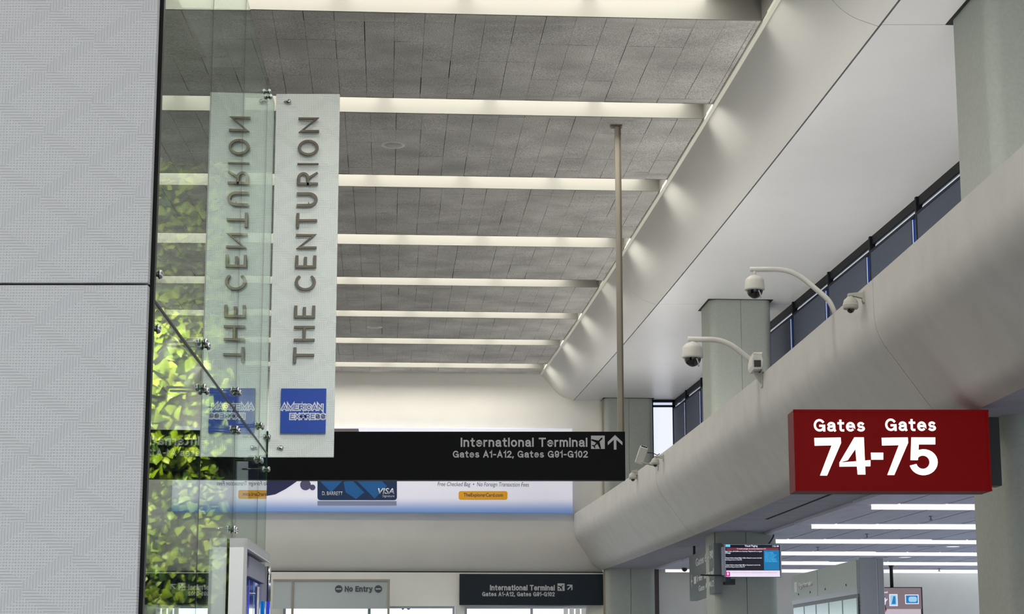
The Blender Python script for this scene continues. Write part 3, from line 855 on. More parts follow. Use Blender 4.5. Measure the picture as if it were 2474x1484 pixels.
b = MB(); b.smooth = True; b.lathe([(.014, 1.98), (.014, 2.2)], (.092, .0, 0), 14); b.build('steel_cap', 'steel', p2)
MB().box(.08, .102, -.01, .01, 0, 1.98).build('blue_edge', 'blue_deep', p2)

# ================================================================== hanging signs and advert
AZ = [(0, .5), (.06, .44), (.06, .12), (.5, -.16), (.5, -.27), (.06, -.12), (.04, -.36), (.17, -.46), (.17, -.52), (0, -.47)]
def plane_icon(name, parent, cx, cz, s, y, material, ang=45):
    pts = [(x, z) for x, z in AZ] + [(-x, z) for x, z in reversed(AZ[1:-1])]
    a = -math.radians(ang); ca, sa = math.cos(a), math.sin(a)
    P2 = [(cx + s * (x * ca - z * sa), cz + s * (x * sa + z * ca)) for x, z in pts]
    MB().prism(P2, 'y', y - .002, y).build(name, material, parent)
def arrow_icon(parent, cx, cz, s, y, material, ang):
    a = -math.radians(ang); ca, sa = math.cos(a), math.sin(a)
    pts = [(0, .5), (.5, .02), (.5, -.2), (.09, .17), (.09, -.5), (-.09, -.5), (-.09, .17), (-.5, -.2), (-.5, .02)]
    P2 = [(cx + s * (x * ca - z * sa), cz + s * (x * sa + z * ca)) for x, z in pts]
    MB().prism(P2, 'y', y - .002, y).build('arrow', material, parent)

HY = 21.95
hs0 = ay(1510, 1160, HY); hs1 = ay(1510, 1043, HY)
hx1 = hs1.x; hx0 = ay(640, 1100, HY).x
hang = thing('hanging_sign', 'long black hanging sign pointing straight on to International Terminal', 'sign', (hx0, HY, hs0.z))
hh = hs1.z - hs0.z; hw = hx1 - hx0
MB().box(0, hw, 0, .16, 0, hh).build('sign_box', 'black_sign', hang, bevel=.004)
def HP(x, y): q = ay(x, y, HY); return q.x - hx0, q.z - hs0.z
def htext(body, xa, xb, ya, yb2, off=.02, mt='sign_grey', sp=1.0):
    a = HP(xa, yb2); b_ = HP(xb, ya)
    stroke_text(body, mt, hang, a[0], b_[0], a[1], b_[1], -.0005, weight=off)
htext('International Terminal', 1113, 1419, 1058, 1080, .172)
htext('Gates A1-A12, Gates G91-G102', 1094, 1420, 1089.5, 1106, .178)
a = HP(1428, 1085); b_ = HP(1461, 1053)
MB().box(a[0], b_[0], -.003, 0, a[1], b_[1]).build('icon_square', 'sign_grey', hang)
plane_icon('plane_icon', hang, (a[0] + b_[0]) / 2, (a[1] + b_[1]) / 2, .15, -.003, 'black_sign')
c = HP(1486, 1069); arrow_icon(hang, c[0], c[1], .17, -.0005, 'sign_grey', 0)
for X, Yo in ((HP(1501, 1043)[0], .08), (HP(735, 1043)[0], .08)):
    MB().box(X - .036, X + .018, Yo - .03, Yo + .03, hh, ZC - hs0.z).build('hanger_pole', 'pole_metal', hang)
    MB().box(X + .018, X + .036, Yo - .045, Yo + .045, hh, ZC - hs0.z).build('hanger_dark_side', 'pole_dark', hang)  # shaded side of the pole, its shade put into a darker colour
    MB().box(X - .08, X + .05, Yo - .06, Yo + .06, ZC - hs0.z - .02, ZC - hs0.z).build('ceiling_plate', 'pole_dark', hang)

# advert lightbox on the back wall (things on that wall share its slant)
def slant(x, y, off):   # where the sight line meets the plane lying off in front of the back wall
    d = ray(x, y); k = (41.97 - off) / (d.y - SL * d.x); return EYE + d * k
def on_wall(base):
    ux = Vector((math.cos(ANG), math.sin(ANG), 0))
    return lambda q: ((q - base).dot(ux), q.z - base.z)
AOF = .36
ad0 = slant(1384, 1240, AOF); adz1 = slant(1384, 1036, AOF).z
adL = slant(480, 1240, AOF); adL = Vector((adL.x, adL.y, ad0.z))
ad = thing('advert_panel', 'wide white and blue card advert on the back wall', 'advert', adL, ANG)
adW = on_wall(adL)
aw = (ad0 - adL).length; ah = adz1 - ad0.z
def grad_mat(name, c0, c1, z0, z1, emis=.25):
    m = mat(name, c0, .35); nt = m.node_tree; b = nt.nodes['Principled BSDF']
    tc = nt.nodes.new('ShaderNodeTexCoord'); s_ = nt.nodes.new('ShaderNodeSeparateXYZ'); nt.links.new(tc.outputs['Object'], s_.inputs[0])
    mr = nt.nodes.new('ShaderNodeMapRange'); mr.inputs['From Min'].default_value = z0; mr.inputs['From Max'].default_value = z1
    nt.links.new(s_.outputs['Z'], mr.inputs['Value'])
    r = nt.nodes.new('ShaderNodeValToRGB'); r.color_ramp.elements[0].color = c0; r.color_ramp.elements[1].color = c1
    r.color_ramp.interpolation = 'EASE'
    nt.links.new(mr.outputs[0], r.inputs['Fac']); nt.links.new(r.outputs['Color'], b.inputs['Base Color'])
    if emis:
        nt.links.new(r.outputs['Color'], b.inputs['Emission Color']); b.inputs['Emission Strength'].default_value = emis
    return m
grad_mat('ad_print', srgb(110, 144, 198), srgb(224, 224, 238), 0, .36, emis=.35)
mat('ad_ink', srgb(70, 72, 84), .5)
mat('ad_yellow', srgb(240, 170, 20), .4, emis=.15, ecol=srgb(240, 170, 20))
mat('ad_navy', srgb(14, 44, 84), .3, emis=.1, ecol=srgb(10, 50, 100))
mat('ad_blue2', srgb(20, 96, 160), .3, emis=.1, ecol=srgb(20, 96, 160))
mat('ad_dark', srgb(40, 44, 92), .3)
mat('ad_purple', srgb(92, 92, 130), .3)
mat('ad_shadow', srgb(150, 160, 196), .4)
mat('ad_greydeep', srgb(112, 106, 106), .4)
MB().box(0, aw, 0, .17, 0, ah).build('lightbox', 'ad_print', ad, bevel=.01)
def AP(x, y): return adW(slant(x, y, AOF))
def flat(name, pxs, mt, parent, PF, y0=-.004, y1=0):
    pts = [PF(x, y) for x, y in pxs]
    return MB().prism(pts, 'y', y0, y1).build(name, mt, parent)
def rrect(x0, y0, x1, y1, r, n=5):
    out = []
    for cx, cy, a0 in ((x0 + r, y0 + r, 180), (x1 - r, y0 + r, 270), (x1 - r, y1 - r, 0), (x0 + r, y1 - r, 90)):
        for k in range(n + 1):
            a = math.radians(a0 + 90 * k / n); out.append((cx + r * math.cos(a), cy + r * math.sin(a)))
    return out
flat('card', rrect(767, 1060, 959, 1209, 7), 'ad_navy', ad, AP)
for poly in ([(790, 1100), (840, 1150), (800, 1190), (775, 1165)], [(850, 1150), (880, 1120), (935, 1175), (905, 1205)], [(880, 1100), (950, 1100), (950, 1130), (915, 1150)], [(830, 1165), (850, 1160), (880, 1190), (860, 1206), (835, 1190)]):
    flat('card_stripe', poly, 'ad_blue2', ad, AP, -.006, -.004)
flat('card_reflection', [(767, 1211), (958, 1211), (958, 1222), (767, 1222)], 'ad_shadow', ad, AP)
def atext(body, xa, xb, ya, yb2, mt, off=.0, shear=0.0, yy=-.0065):
    a = AP(xa, yb2); b_ = AP(xb, ya)
    lettering('lettering', body, mt, ad, a[0], b_[0], a[1], b_[1], yy, thick=.001, offset=off, shear=shear)
atext('D. BARRETT', 778, 828, 1188, 1197, 'logo_white', .01)
atext('VISA', 913, 953, 1180, 1194, 'logo_white', .02, .2)
atext('Signature', 924, 953, 1196, 1203, 'logo_white', 0)
atext('Free Checked Bag  •  No Foreign Transaction Fees', 1057, 1278, 1166, 1178, 'ad_ink', .0, .2, -.0005)
flat('button', rrect(1108, 1187, 1226, 1208, 5), 'ad_yellow', ad, AP)
atext('TheExplorerCard.com', 1120, 1215, 1192, 1203, 'ad_ink', .015, 0, -.0045)
flat('globe', [(600, 1100), (722, 1100), (722, 1160), (708, 1170), (690, 1182), (665, 1195), (600, 1206)], 'ad_dark', ad, AP)
for cx, cy, r in ((738, 1172, 13), (755, 1178, 7)):
    flat('bubble', [(cx + r * math.cos(a * math.pi / 10), cy + r * math.sin(a * math.pi / 10)) for a in range(20)], 'ad_purple', ad, AP)
flat('figure', [(780, 1036), (866, 1036), (870, 1060), (780, 1060)], 'ad_greydeep', ad, AP)

# smaller directional sign over the doors
s0 = slant(1110, 1462, .12); s1 = slant(1462, 1388, .12); sW = on_wall(s0)
sd = thing('wall_sign', 'dark sign box over the right doors, arrow pointing up right', 'sign', s0, ANG)
MB().box(0, sW(s1)[0], 0, .1, 0, s1.z - s0.z).build('sign_box', 'dark_teal_sign', sd, bevel=.005)
def SP(x, y): return sW(slant(x, y, .12))
for body, xa, xb, ya, yb2, off in (('International Terminal', 1184, 1340, 1414, 1427, .19), ('Gates A1-A12, Gates G91-G102', 1165, 1340, 1431, 1441, .19)):
    a = SP(xa, yb2); b_ = SP(xb, ya)
    stroke_text(body, 'sign_grey', sd, a[0], b_[0], a[1], b_[1], -.0005, weight=off)
a = SP(1347, 1428); b_ = SP(1364, 1410)
MB().box(a[0], b_[0], -.003, 0, a[1], b_[1]).build('icon_square', 'sign_grey', sd)
plane_icon('plane_icon', sd, (a[0] + b_[0]) / 2, (a[1] + b_[1]) / 2, .14, -.003, 'dark_teal_sign')
c = SP(1377, 1419); arrow_icon(sd, c[0], c[1], .15, -.0005, 'sign_grey', 45)
a = SP(1462, 1458); b_ = SP(1474, 1385)
MB().box(a[0], b_[0], .01, .15, a[1], b_[1]).build('side_box', 'portal_white', sd)

# ---- doors at the end
e0 = -4.95
for (x0, x1, lab, nm) in ((-4.95, -1.24, 'bright glazed doorway left of the end pier', 'door_1'), (-1.03, 1.62, 'bright glazed doorway under the dark sign', 'door_2')):
    d = struct(nm, lab)
    m = MB(); y = yb_((x0 + x1) / 2)
    m.box(x0, x1, y - .02, y + .05, 2.74, 2.79).box(x0, x0 + .05, y - .02, y + .05, 0, 2.74).box(x1 - .05, x1, y - .02, y + .05, 0, 2.74)
    xm = x0 + (x1 - x0) * (.55 if nm == 'door_2' else .5)
    m.box(xm - .03, xm + .03, y, y + .05, 0, 2.74)
    m.build('door_frame', 'brushed_steel', d)
    MB().box(x0 + .05, xm - .03, y + .02, y + .03, 0, 2.74).build('pane', 'door_glass', d)
    MB().box(xm + .03, x1 - .05, y + .02, y + .03, 0, 2.74).build('pane', 'door_glass', d)
pil = MB()
for k in range(4):
    q = 1.12 + k * .13
    pil.box(q, q + .1, 41.9, 41.97, 1.5, 2.75)
o = pil.build('louvre', 'portal_white', bpy.data.objects['door_2'])

NY = 41.2
ne = thing('entry_screen', 'glass screen with grey metal frame marked No Entry', 'screen', (ay(708, 1404, NY).x, NY, 0), 0)
nx0 = ay(708, 1404, NY).x
def NP(x, y): q = ay(x, y, NY); return q.x - nx0, q.z
zt = NP(708, 1400)[1]; xr = NP(942, 1404)[0]; xl = NP(660, 1404)[0]
m = MB().box(xl, xr, -.03, .03, zt - .04, zt).box(-.025, .025, -.03, .03, 0, zt - .04).box(xr - .045, xr, -.03, .03, 0, zt - .04); m.build('frame', 'pole_metal', ne)
MB().box(.025, xr - .045, -.005, .005, 2.72, zt - .04).build('header_panel', 'header_glass', ne)
MB().box(.025, xr - .045, -.005, .005, 0, 2.72).build('pane', 'entry_glass', ne)
MB().box(xl, -.025, -.005, .005, 2.72, zt - .04).build('header_panel', 'header_glass', ne)
mat('sign_charcoal', srgb(70, 76, 86), .4)
a = NP(833, 1430); b_ = NP(900, 1416.5)
stroke_text('No Entry', 'sign_charcoal', ne, a[0], b_[0], a[1], b_[1], -.006, thick=.01, weight=.2, gap=.1)
for cx in (818.5, 914):
    c = NP(cx, 1423.5); r = .08
    MB().prism([(c[0] + r * math.cos(k * math.pi / 12), c[1] + r * math.sin(k * math.pi / 12)) for k in range(24)], 'y', -.012, -.005).build('no_entry_disc', 'sign_charcoal', ne)
    MB().box(c[0] - .055, c[0] + .055, -.014, -.012, c[1] - .012, c[1] + .012).build('no_entry_bar', 'sign_grey', ne)

# ================================================================== right side
RY = 14.9
r0 = ay(1922, 1187, RY); r1 = ay(2388, 990, RY)
rs = thing('gate_sign', 'backlit red box sign with white gate numbers 74-75', 'sign', (r0.x, RY, r0.z), math.radians(.6))
rw, rh = r1.x - r0.x, r1.z - r0.z
rd = .30
MB().box(0, rw, 0, rd, 0, rh).build('case', 'sign_red_case', rs, bevel=.006)
MB().box(-.002, rw + .002, -.012, -.0, rh - .018, rh).box(-.002, rw + .002, -.012, 0, 0, .018).box(-.002, .016, -.012, 0, 0, rh).box(rw - .016, rw, -.012, 0, 0, rh).build('face_frame', 'sign_red', rs)
MB().box(.015, rw - .015, -.004, 0, .016, rh - .016).build('face', 'sign_red', rs)
MB().box(rw, rw + .1, .06, rd - .06, .05, rh - .05).build('wall_bracket', 'black_metal', rs)
def RP(x, y): q = ay(x, y, RY); return q.x - r0.x, q.z - r0.z
for body, xa, xb, ya, yb2, off in (('Gates', 1966, 2089, 1013, 1043, .175), ('Gates', 2139, 2261, 1011.5, 1041.5, .175)):
    a = RP(xa, yb2); b_ = RP(xb, ya)
    stroke_text(body, 'sign_lit', rs, a[0], b_[0], a[1], b_[1], -.0042, weight=off)

def digit(name, outline):
    MB().prism([RP(x, y) for x, y in outline], 'y', -.0075, -.0042).build(name, 'sign_lit', rs)
seven = [(0, 0), (64, -1), (65, 12), (31, 91), (14, 91), (42, 18), (1, 19)]
digit('digit', [(1967 + x, 1058.5 + y) for x, y in seven])
digit('digit', [(2130 + x * .99, 1058 + y * .99) for x, y in seven])
m = MB()
for poly in ([(2064, 1057), (2087, 1057), (2091, 1147), (2072, 1147)], [(2028, 1118), (2103, 1112), (2103, 1127), (2028, 1128)], [(2064, 1057), (2073, 1076), (2048, 1112.5), (2028, 1118)]):
    m.prism([RP(x, y) for x, y in poly], 'y', -.0075, -.0042)
m.build('digit', 'sign_lit', rs)
digit('dash', [(2104, 1094), (2134, 1094), (2134, 1111), (2105, 1111)])
out5 = [(2260, 1057), (2260, 1074), (2221, 1074), (2220, 1092)]
o_ = [(2232 + 35 * math.cos(math.radians(a)), 1116 + 33 * math.sin(math.radians(a))) for a in range(-110, 171, 14)]
i_ = [(2230 + 17 * math.cos(math.radians(a)), 1117 + 17 * math.sin(math.radians(a))) for a in range(165, -141, -15)]
m = MB()
n5 = 22
def ringp(cx, cy, rx, ry, a): return RP(cx + rx * math.cos(math.radians(a)), cy + ry * math.sin(math.radians(a)))
for k in range(n5):
    a0_ = -135 + 300 * k / n5; a1_ = -135 + 300 * (k + 1) / n5
    m.prism([ringp(2231.5, 1117, 34.5, 31.5, a0_), ringp(2231.5, 1117, 34.5, 31.5, a1_), ringp(2230, 1117, 16, 16, a1_), ringp(2230, 1117, 16, 16, a0_)], 'y', -.0075, -.0042)
m.prism([RP(x, y) for x, y in ((2202, 1057), (2260, 1057), (2260, 1074), (2202, 1074))], 'y', -.0076, -.0042)
m.prism([RP(x, y) for x, y in ((2202, 1057), (2221, 1057), (2218, 1112), (2200, 1112))], 'y', -.0077, -.0042)
m.build('digit', 'sign_lit', rs)

# paging display on the middle column
TY = 29.55
t0 = ay(1751, 1395, TY); t1 = ay(1887, 1314, TY)
tv = thing('paging_display', 'flat information screen on the middle column, blue side panel and pink icon', 'display', (t0.x, TY, t0.z), 0)
mat('scr_black', srgb(14, 14, 28), .2, emis=.5, ecol=srgb(16, 14, 32)); mat('scr_blue', srgb(0, 110, 165), .2, emis=.7, ecol=srgb(0, 116, 172))
mat('scr_red', srgb(120, 50, 60), .2, emis=.6, ecol=srgb(124, 56, 66)); mat('scr_white', srgb(225, 215, 232), .2, emis=.75, ecol=srgb(228, 216, 234))
mat('scr_text', srgb(230, 230, 240), .3, emis=.9, ecol=srgb(220, 220, 236)); mat('scr_pink', srgb(205, 30, 130), .2, emis=.7, ecol=srgb(210, 30, 130))
mat('scr_cyan', srgb(90, 190, 230), .2, emis=.8, ecol=srgb(100, 196, 232)); mat('scr_grey', srgb(150, 136, 150), .3, emis=.5, ecol=srgb(170, 150, 170))
tw_, th_ = t1.x - t0.x, t1.z - t0.z
MB().box(0, tw_, 0, .07, 0, th_).build('case', 'brushed_steel', tv, bevel=.006)
MB().box(-.04, .0, .02, .1, .03, th_ - .05).build('side_bracket', 'brushed_steel', tv)
def TP(x, y): q = ay(x, y, TY); return q.x - t0.x, q.z - t0.z
def tbox(name, x0, y0, x1, y1, mt, d=-.004, d1=0.0):
    a = TP(x0, y1); b_ = TP(x1, y0); return MB().box(a[0], b_[0], d, d1, a[1], b_[1]).build(name, mt, tv)
tbox('screen', 1754, 1317, 1884, 1391, 'scr_black')
tbox('screen_banner', 1755, 1324, 1881, 1330, 'scr_red', -.006, -.004)
tbox('screen_side_panel', 1846, 1330, 1882, 1378, 'scr_blue', -.006, -.004)
tbox('screen_ticker', 1755, 1379, 1884, 1394, 'scr_white', -.006, -.004)
tbox('screen_icon', 1753.5, 1382, 1763.5, 1393, 'scr_pink', -.008, -.006)
tbox('screen_icon_train', 1756.5, 1384, 1760.5, 1390, 'scr_white', -.009, -.008)
tbox('screen_icon', 1753, 1316, 1764, 1322, 'scr_cyan', -.006, -.004)
for body, xa, xb, ya, yb2, mt in (('Visual Paging', 1799, 1830, 1317, 1323, 'scr_text'), ('11:26 AM', 1866, 1881, 1318, 1322, 'scr_text'),
        ('To receive messages, use courtesy telephones or 711', 1780, 1850, 1325, 1328.5, 'scr_text'),
        ('Eagle Tavila, dial 0-2424 on a Courtesy Telephone for an urgent', 1752, 1841, 1331, 1335, 'scr_text'), ('message', 1752, 1765, 1335.5, 1339, 'scr_text'),
        ('United Airlines delayed flight 1168 to Newark is now in the final', 1753, 1840, 1347, 1351, 'scr_text'), ('boarding process at Gate 82', 1752, 1792, 1351.5, 1355, 'scr_text'),
        ('United Airlines delayed flight 885 to Vancouver is now in the', 1754, 1837, 1364, 1368, 'scr_text'), ('final boarding process at Gate 73', 1753, 1799, 1368.5, 1372, 'scr_text')):
    a = TP(xa, yb2); b_ = TP(xb, ya); lettering('screen_text', body, mt, tv, a[0], b_[0], a[1], b_[1], -.0062, thick=.001, offset=.012)
for i, (t, wd) in enumerate((('This is a security', 20), ('advisory. Please', 21), ('maintain control of your', 28), ('baggage at all times.', 25), ('Report suspicious', 22), ('activity or unattended', 26), ('baggage by calling 911', 28), ('on any airport telephone', 30))):
    a = TP(1848, 1336.5 + i * 3.2); b_ = TP(1848 + wd, 1333.6 + i * 3.2); lettering('screen_text', t, 'scr_cyan', tv, a[0], b_[0], a[1], b_[1], -.0062, thick=.001, offset=.01)
a = TP(1768, 1386); b_ = TP(1876, 1382); lettering('screen_text', 'AirTrain to the rental cars and parking leaves every few minutes', 'scr_grey', tv, a[0], b_[0], a[1], b_[1], -.0062, thick=.001, offset=0)
a = TP(1753, 1412); b_ = TP(1778, 1397)
mp = thing('media_box', 'small black media box clamped under the paging screen', 'device', (t0.x + a[0], TY + .1, t0.z + a[1]))
mw = b_[0] - a[0]; mh = b_[1] - a[1]
MB().box(0, mw, 0, .2, 0, mh * .45).build('tray', 'black_metal', mp); MB().box(.02, mw * .55, -.03, .12, mh * .45, -a[1] + .001).build('player', 'lens_grey', mp); MB().box(mw * .6, mw, 0, .12, mh * .4, mh * .9).build('adapter', 'black_metal', mp)
rod = MB(); p = ay(1693, 1390, 29.4); p2_ = ay(1746, 1391, 29.6)
rod.tube([p, p2_], .012, 8); o = rod.build('thin_rod', 'black_metal'); o['label'] = 'thin dark rod reaching left from the paging screen'; o['category'] = 'rod'
# cable down the column face
cb = MB(); cb.smooth = True
cb.tube([ay(1871, 1284, 29.95), ay(1868, 1298, 29.93), ay(1862, 1308, 29.9), ay(1856, 1316, 29.88)], .012, 8)
o = cb.build('cable', 'cable_black'); o['label'] = 'black cable curling down the middle column to the paging screen'; o['category'] = 'cable'

# side-facing gates sign behind the middle column
def side_plane(xf, yf, zt_, xn, yn, zt2):
    return
A = az(1665, 1347, 3.42); Yf = A.y; B_ = ay(1712, 1330, Yf * 147 / 163.)
zb_ = ay(1672, 1453, Yf).z
gs = thing('gates_side_sign', 'grey hanging sign with left arrow half hidden by the middle column', 'sign', (A.x, A.y, zb_), math.atan2(B_.y - A.y, B_.x - A.x))
L = math.hypot(B_.x - A.x, B_.y - A.y) + .8; H = 3.42 - zb_
mat('side_sign_face', srgb(104, 112, 116), .25)
mat('side_sign_ink', srgb(214, 216, 218), .5)
MB().box(0, L, 0, .12, 0, H).build('sign_box', 'side_sign_face', gs)
MB().box(.3, .34, .04, .08, H, ZSLAB - zb_).box(L - .3, L - .26, .04, .08, H, ZSLAB - zb_).build('hanger', 'black_metal', gs)
lettering('lettering', 'Gates 68-90', 'side_sign_ink', gs, L * .30, L * 1.0 - .1, H * .70, H * .88, -.001, thick=.003, offset=.02)
lettering('lettering', 'International', 'side_sign_ink', gs, L * .34, L - .1, H * .36, H * .50, -.001, thick=.003, offset=.02)
lettering('lettering', 'Gates A1-A12', 'side_sign_ink', gs, L * .40, L - .1, H * .14, H * .26, -.001, thick=.003, offset=.0)
MB().box(L * .20, L * .30, -.003, 0, H * .34, H * .50).build('icon_square', 'sign_grey', gs)
arrow_icon(gs, L * .1, H * .43, .22, 0, 'sign_grey', -90)

# flight information kiosk
ZK = 2.62
K1 = az(2068, 1353, ZK); K0 = az(1912, 1393, ZK)
kang = math.atan2(K1.y - K0.y, K1.x - K0.x)
kz = lambda y, Y: ay(1237, y, Y).z
kk = thing('flight_information_board', 'grey green flight information kiosk with a row of upright screens', 'display', (K0.x, K0.y, 0), kang)
KL = math.hypot(K1.x - K0.x, K1.y - K0.y)
MB().box(0, KL, .02, .22, 0, ZK).build('body', 'brushed_steel', kk)
zsp = ay(1912, 1452, K0.y).z
MB().box(.0, KL * .44 - .01, 0, .02, zsp, ZK).build('header_panel', 'panel_grey_green', kk)
MB().box(KL * .44 + .01, KL, 0, .02, zsp, ZK).build('header_panel', 'panel_grey_green', kk)
lettering('lettering', 'Flight Information', 'side_sign_ink', kk, KL * .13, KL * .36, zsp + (ZK - zsp) * .38, zsp + (ZK - zsp) * .66, -.001, thick=.003, offset=.02)
MB().box(KL * .05, KL * .10, -.003, 0, zsp + (ZK - zsp) * .30, zsp + (ZK - zsp) * .72).build('icon_square', 'sign_grey', kk)
n = 5
MB().box(0, KL, .0, .03, zsp - .05, zsp).build('rail', 'brushed_steel', kk)
MB().box(0, KL, .012, .03, .4, zsp - .05).build('screen_surround', 'black_metal', kk)
for i in range(n):
    u0 = .05 + i * (KL - .06) / n
    MB().box(u0 + .035, u0 + (KL - .06) / n - .035, 0, .012, .5, zsp - .09).build('screen', 'screen_pale', kk)
b = MB(); b.smooth = True
for u, z in ((.12, zsp + .06), (.32, zsp + .06), (.56, zsp + .06), (.86, zsp + .06)): b.lathe([(.012, -.006), (.012, .0)], (KL * u, 0, z), 8, 'y')
b.build('rivets', 'black_metal', kk)
kp = thing('kiosk_end_post', 'brushed metal end post of the flight information kiosk', 'post', (K1.x + .03, K1.y, 0), 0)
wk = ay(2111, 1353, K1.y).x - K1.x; wk2 = ay(2127, 1353, K1.y).x - K1.x
MB().box(.0, wk, 0, .1, 0, ZK + .02).build('post', 'brushed_steel', kp, bevel=.004)
MB().box(wk + .004, wk2, .0, .12, 0, ZK + .015).build('side_panel', 'brushed_steel', kp, bevel=.003)

# screen on a ceiling pole
CY = 38.6
c0 = ay(2080, 1484, CY); c1 = ay(2228, 1419, CY)
cs = thing('pole_screen', 'black framed video screen hung from the low ceiling on a black pole', 'display', (c0.x, CY, c1.z), 0)
cw = c1.x - c0.x
mat('vid_brown', srgb(128, 110, 112), .3, emis=.55, ecol=srgb(130, 112, 114)); mat('vid_floor', srgb(190, 176, 180), .3, emis=.6, ecol=srgb(196, 182, 186))
mat('vid_pic', srgb(150, 190, 215), .3, emis=.7, ecol=srgb(150, 196, 220)); mat('vid_red', srgb(220, 60, 50), .3, emis=.5, ecol=srgb(220, 60, 50))
hs = .80
MB().box(0, cw, 0, .07, -hs, 0).build('case', 'black_metal', cs, bevel=.006)
def CP(x, y): q = ay(x, y, CY); return q.x - c0.x, q.z - c1.z
def cbx(name, x0, y0, x1, y1, mt, d=-.004, d1=0.0):
    a = CP(x0, y1); b_ = CP(x1, y0); MB().box(a[0], b_[0], d, d1, a[1], b_[1]).build(name, mt, cs)
cbx('screen', 2083, 1421, 2225, 1472, 'vid_brown'); cbx('screen_floor', 2083, 1472, 2225, 1488, 'vid_floor')
cbx('screen_picture', 2149, 1436, 2168, 1465, 'scr_white', -.006, -.004); cbx('screen_picture', 2187, 1437, 2219, 1460, 'scr_white', -.006, -.004)
cbx('screen_picture', 2151, 1438, 2166, 1463, 'vid_pic', -.008, -.006); cbx('screen_picture', 2189, 1439, 2217, 1458, 'scr_blue', -.008, -.006)
flat('screen_picture', rrect(2195, 1442, 2215, 1455, 5), 'vid_pic', cs, CP, -.010, -.008)
flat('screen_picture', [(2154, 1460), (2158, 1441), (2163, 1441), (2164, 1460)], 'scr_blue', cs, CP, -.010, -.008)
# tiny figure in the video
flat('screen_figure', [(2133, 1450), (2134, 1444), (2139, 1444), (2140, 1450), (2143, 1447), (2145, 1448), (2140, 1454), (2139, 1462), (2134, 1462)], 'scr_white', cs, CP, -.006, -.004)
flat('screen_figure', [(2134, 1462), (2139, 1462), (2142, 1474), (2140, 1478), (2136, 1470), (2135, 1479), (2133, 1478)], 'scr_black', cs, CP, -.0065, -.004)
flat('screen_figure', rrect(2135, 1441, 2138.5, 1445, 1.5), 'scr_black', cs, CP, -.007, -.004)
flat('screen_figure', [(2135, 1474), (2140, 1474), (2141, 1479), (2134, 1479)], 'vid_red', cs, CP, -.0075, -.004)
a = CP(2130, 1433.5); b_ = CP(2144, 1429); lettering('screen_text', 'rsed', 'scr_text', cs, a[0], b_[0], a[1], b_[1], -.004, thick=.001, offset=.015)
b = MB(); b.smooth = True; xq = CP(2155, 1400)[0]; zz = ZL - c1.z
b.lathe([(.035, 0), (.035, zz - .1), (.05, zz - .06), (.11, zz - .01), (.11, zz)], (xq, .04, 0), 16); b.build('pole', 'black_metal', cs)

# ---- strip lights of the low ceiling
for i, Y in enumerate(ys_strip):
    names = {3: 'white strip light in the low ceiling, just under the red gate sign', 4: 'second strip light below the red gate sign in the low ceiling', 5: 'third strip light below the red gate sign, level with the top of the paging screen',
             6: 'fourth strip light below the red gate sign in the low ceiling', 7: 'fifth strip light below the red gate sign, behind the kiosk top', 8: 'last strip light of the low ceiling, close to the lavender end wall'}
    x0 = XT(Y) + 1.92; x1 = 12.5
    t = thing('strip_light', names.get(i, 'white strip light in the low ceiling nearer than the red gate sign'), 'light', (x0, Y, ZL), ANG, 'strip lights in the low ceiling')
    MB().box(-.02, x1 - x0, 0.005, .165, .01, .05).build('housing', 'cream', t)
    MB().box(0, x1 - x0, 0.012, .158, -.055, .012).build('diffuser', 'diffuser_cool', t)

# ---- lights in the high ceiling slots
def slot_label(i, n):
    d = {0: 'topmost lit ceiling slot in view, lamps showing at its edge', 1: 'lit ceiling slot level with the top of the frosted blade sign', 2: 'lit ceiling slot just below the nearer round ceiling speaker',
         3: 'fourth lit ceiling slot counted from the top', 4: 'fifth lit ceiling slot counted from the top', 5: 'lit ceiling slot just above the small farther ceiling speaker',
         6: 'lit ceiling slot just below the small farther ceiling speaker', 7: 'farthest lit ceiling slot, beside the back wall'}
    return d[i]
nn_ = len(slots) - 8
for i, (ya, yb2) in enumerate(slots):
    vis_i = i - nn_
    lab = slot_label(vis_i, 0) if vis_i >= 0 else 'lit ceiling slot over the viewer'
    t = thing('ceiling_light', lab, 'light', (0, ya, ZC), ANG, 'recessed light slots in the high ceiling')
    w = (yb2 - ya) * math.cos(ANG); u0, u1 = (-7.0, 3.1) if vis_i >= 0 else (-9.5, 3.7)
    MB().box(u0, u1, w - .004, w + .02, -.004, .25).box(u0, u1, -.02, .004, -.0, .25).box(u0, u1, -.02, w + .02, .25, .27).build('housing', 'slot_paint', t)
    xe = XC((ya + yb2) / 2) / math.cos(ANG)
    if vis_i >= 0:
        cp_ = MB(); ue = XC((ya + yb2) / 2) - .03
        cp_.add([(ue + .03, 0, -.0), (ue, w, 0), (ue, w, .25), (ue + .03, 0, .25), (ue + .05, 0, -.0), (ue + .02, w, 0), (ue + .02, w, .25), (ue + .05, 0, .25)],
                [(0, 1, 2, 3), (4, 5, 6, 7), (0, 1, 5, 4), (2, 3, 7, 6), (0, 3, 7, 4), (1, 2, 6, 5)])
        cp_.build('end_cap', 'slot_paint', t); u1 = ue - .2
    k = 0; u = 1.9 - 1.235 * 7 + (i % 3) * .2
    while u < u1 - .3:
        MB().box(u, min(u + 1.13, u1 - .02), .04, w - .05, .185, .24).build('diffuser', 'diffuser', t); u += 1.235

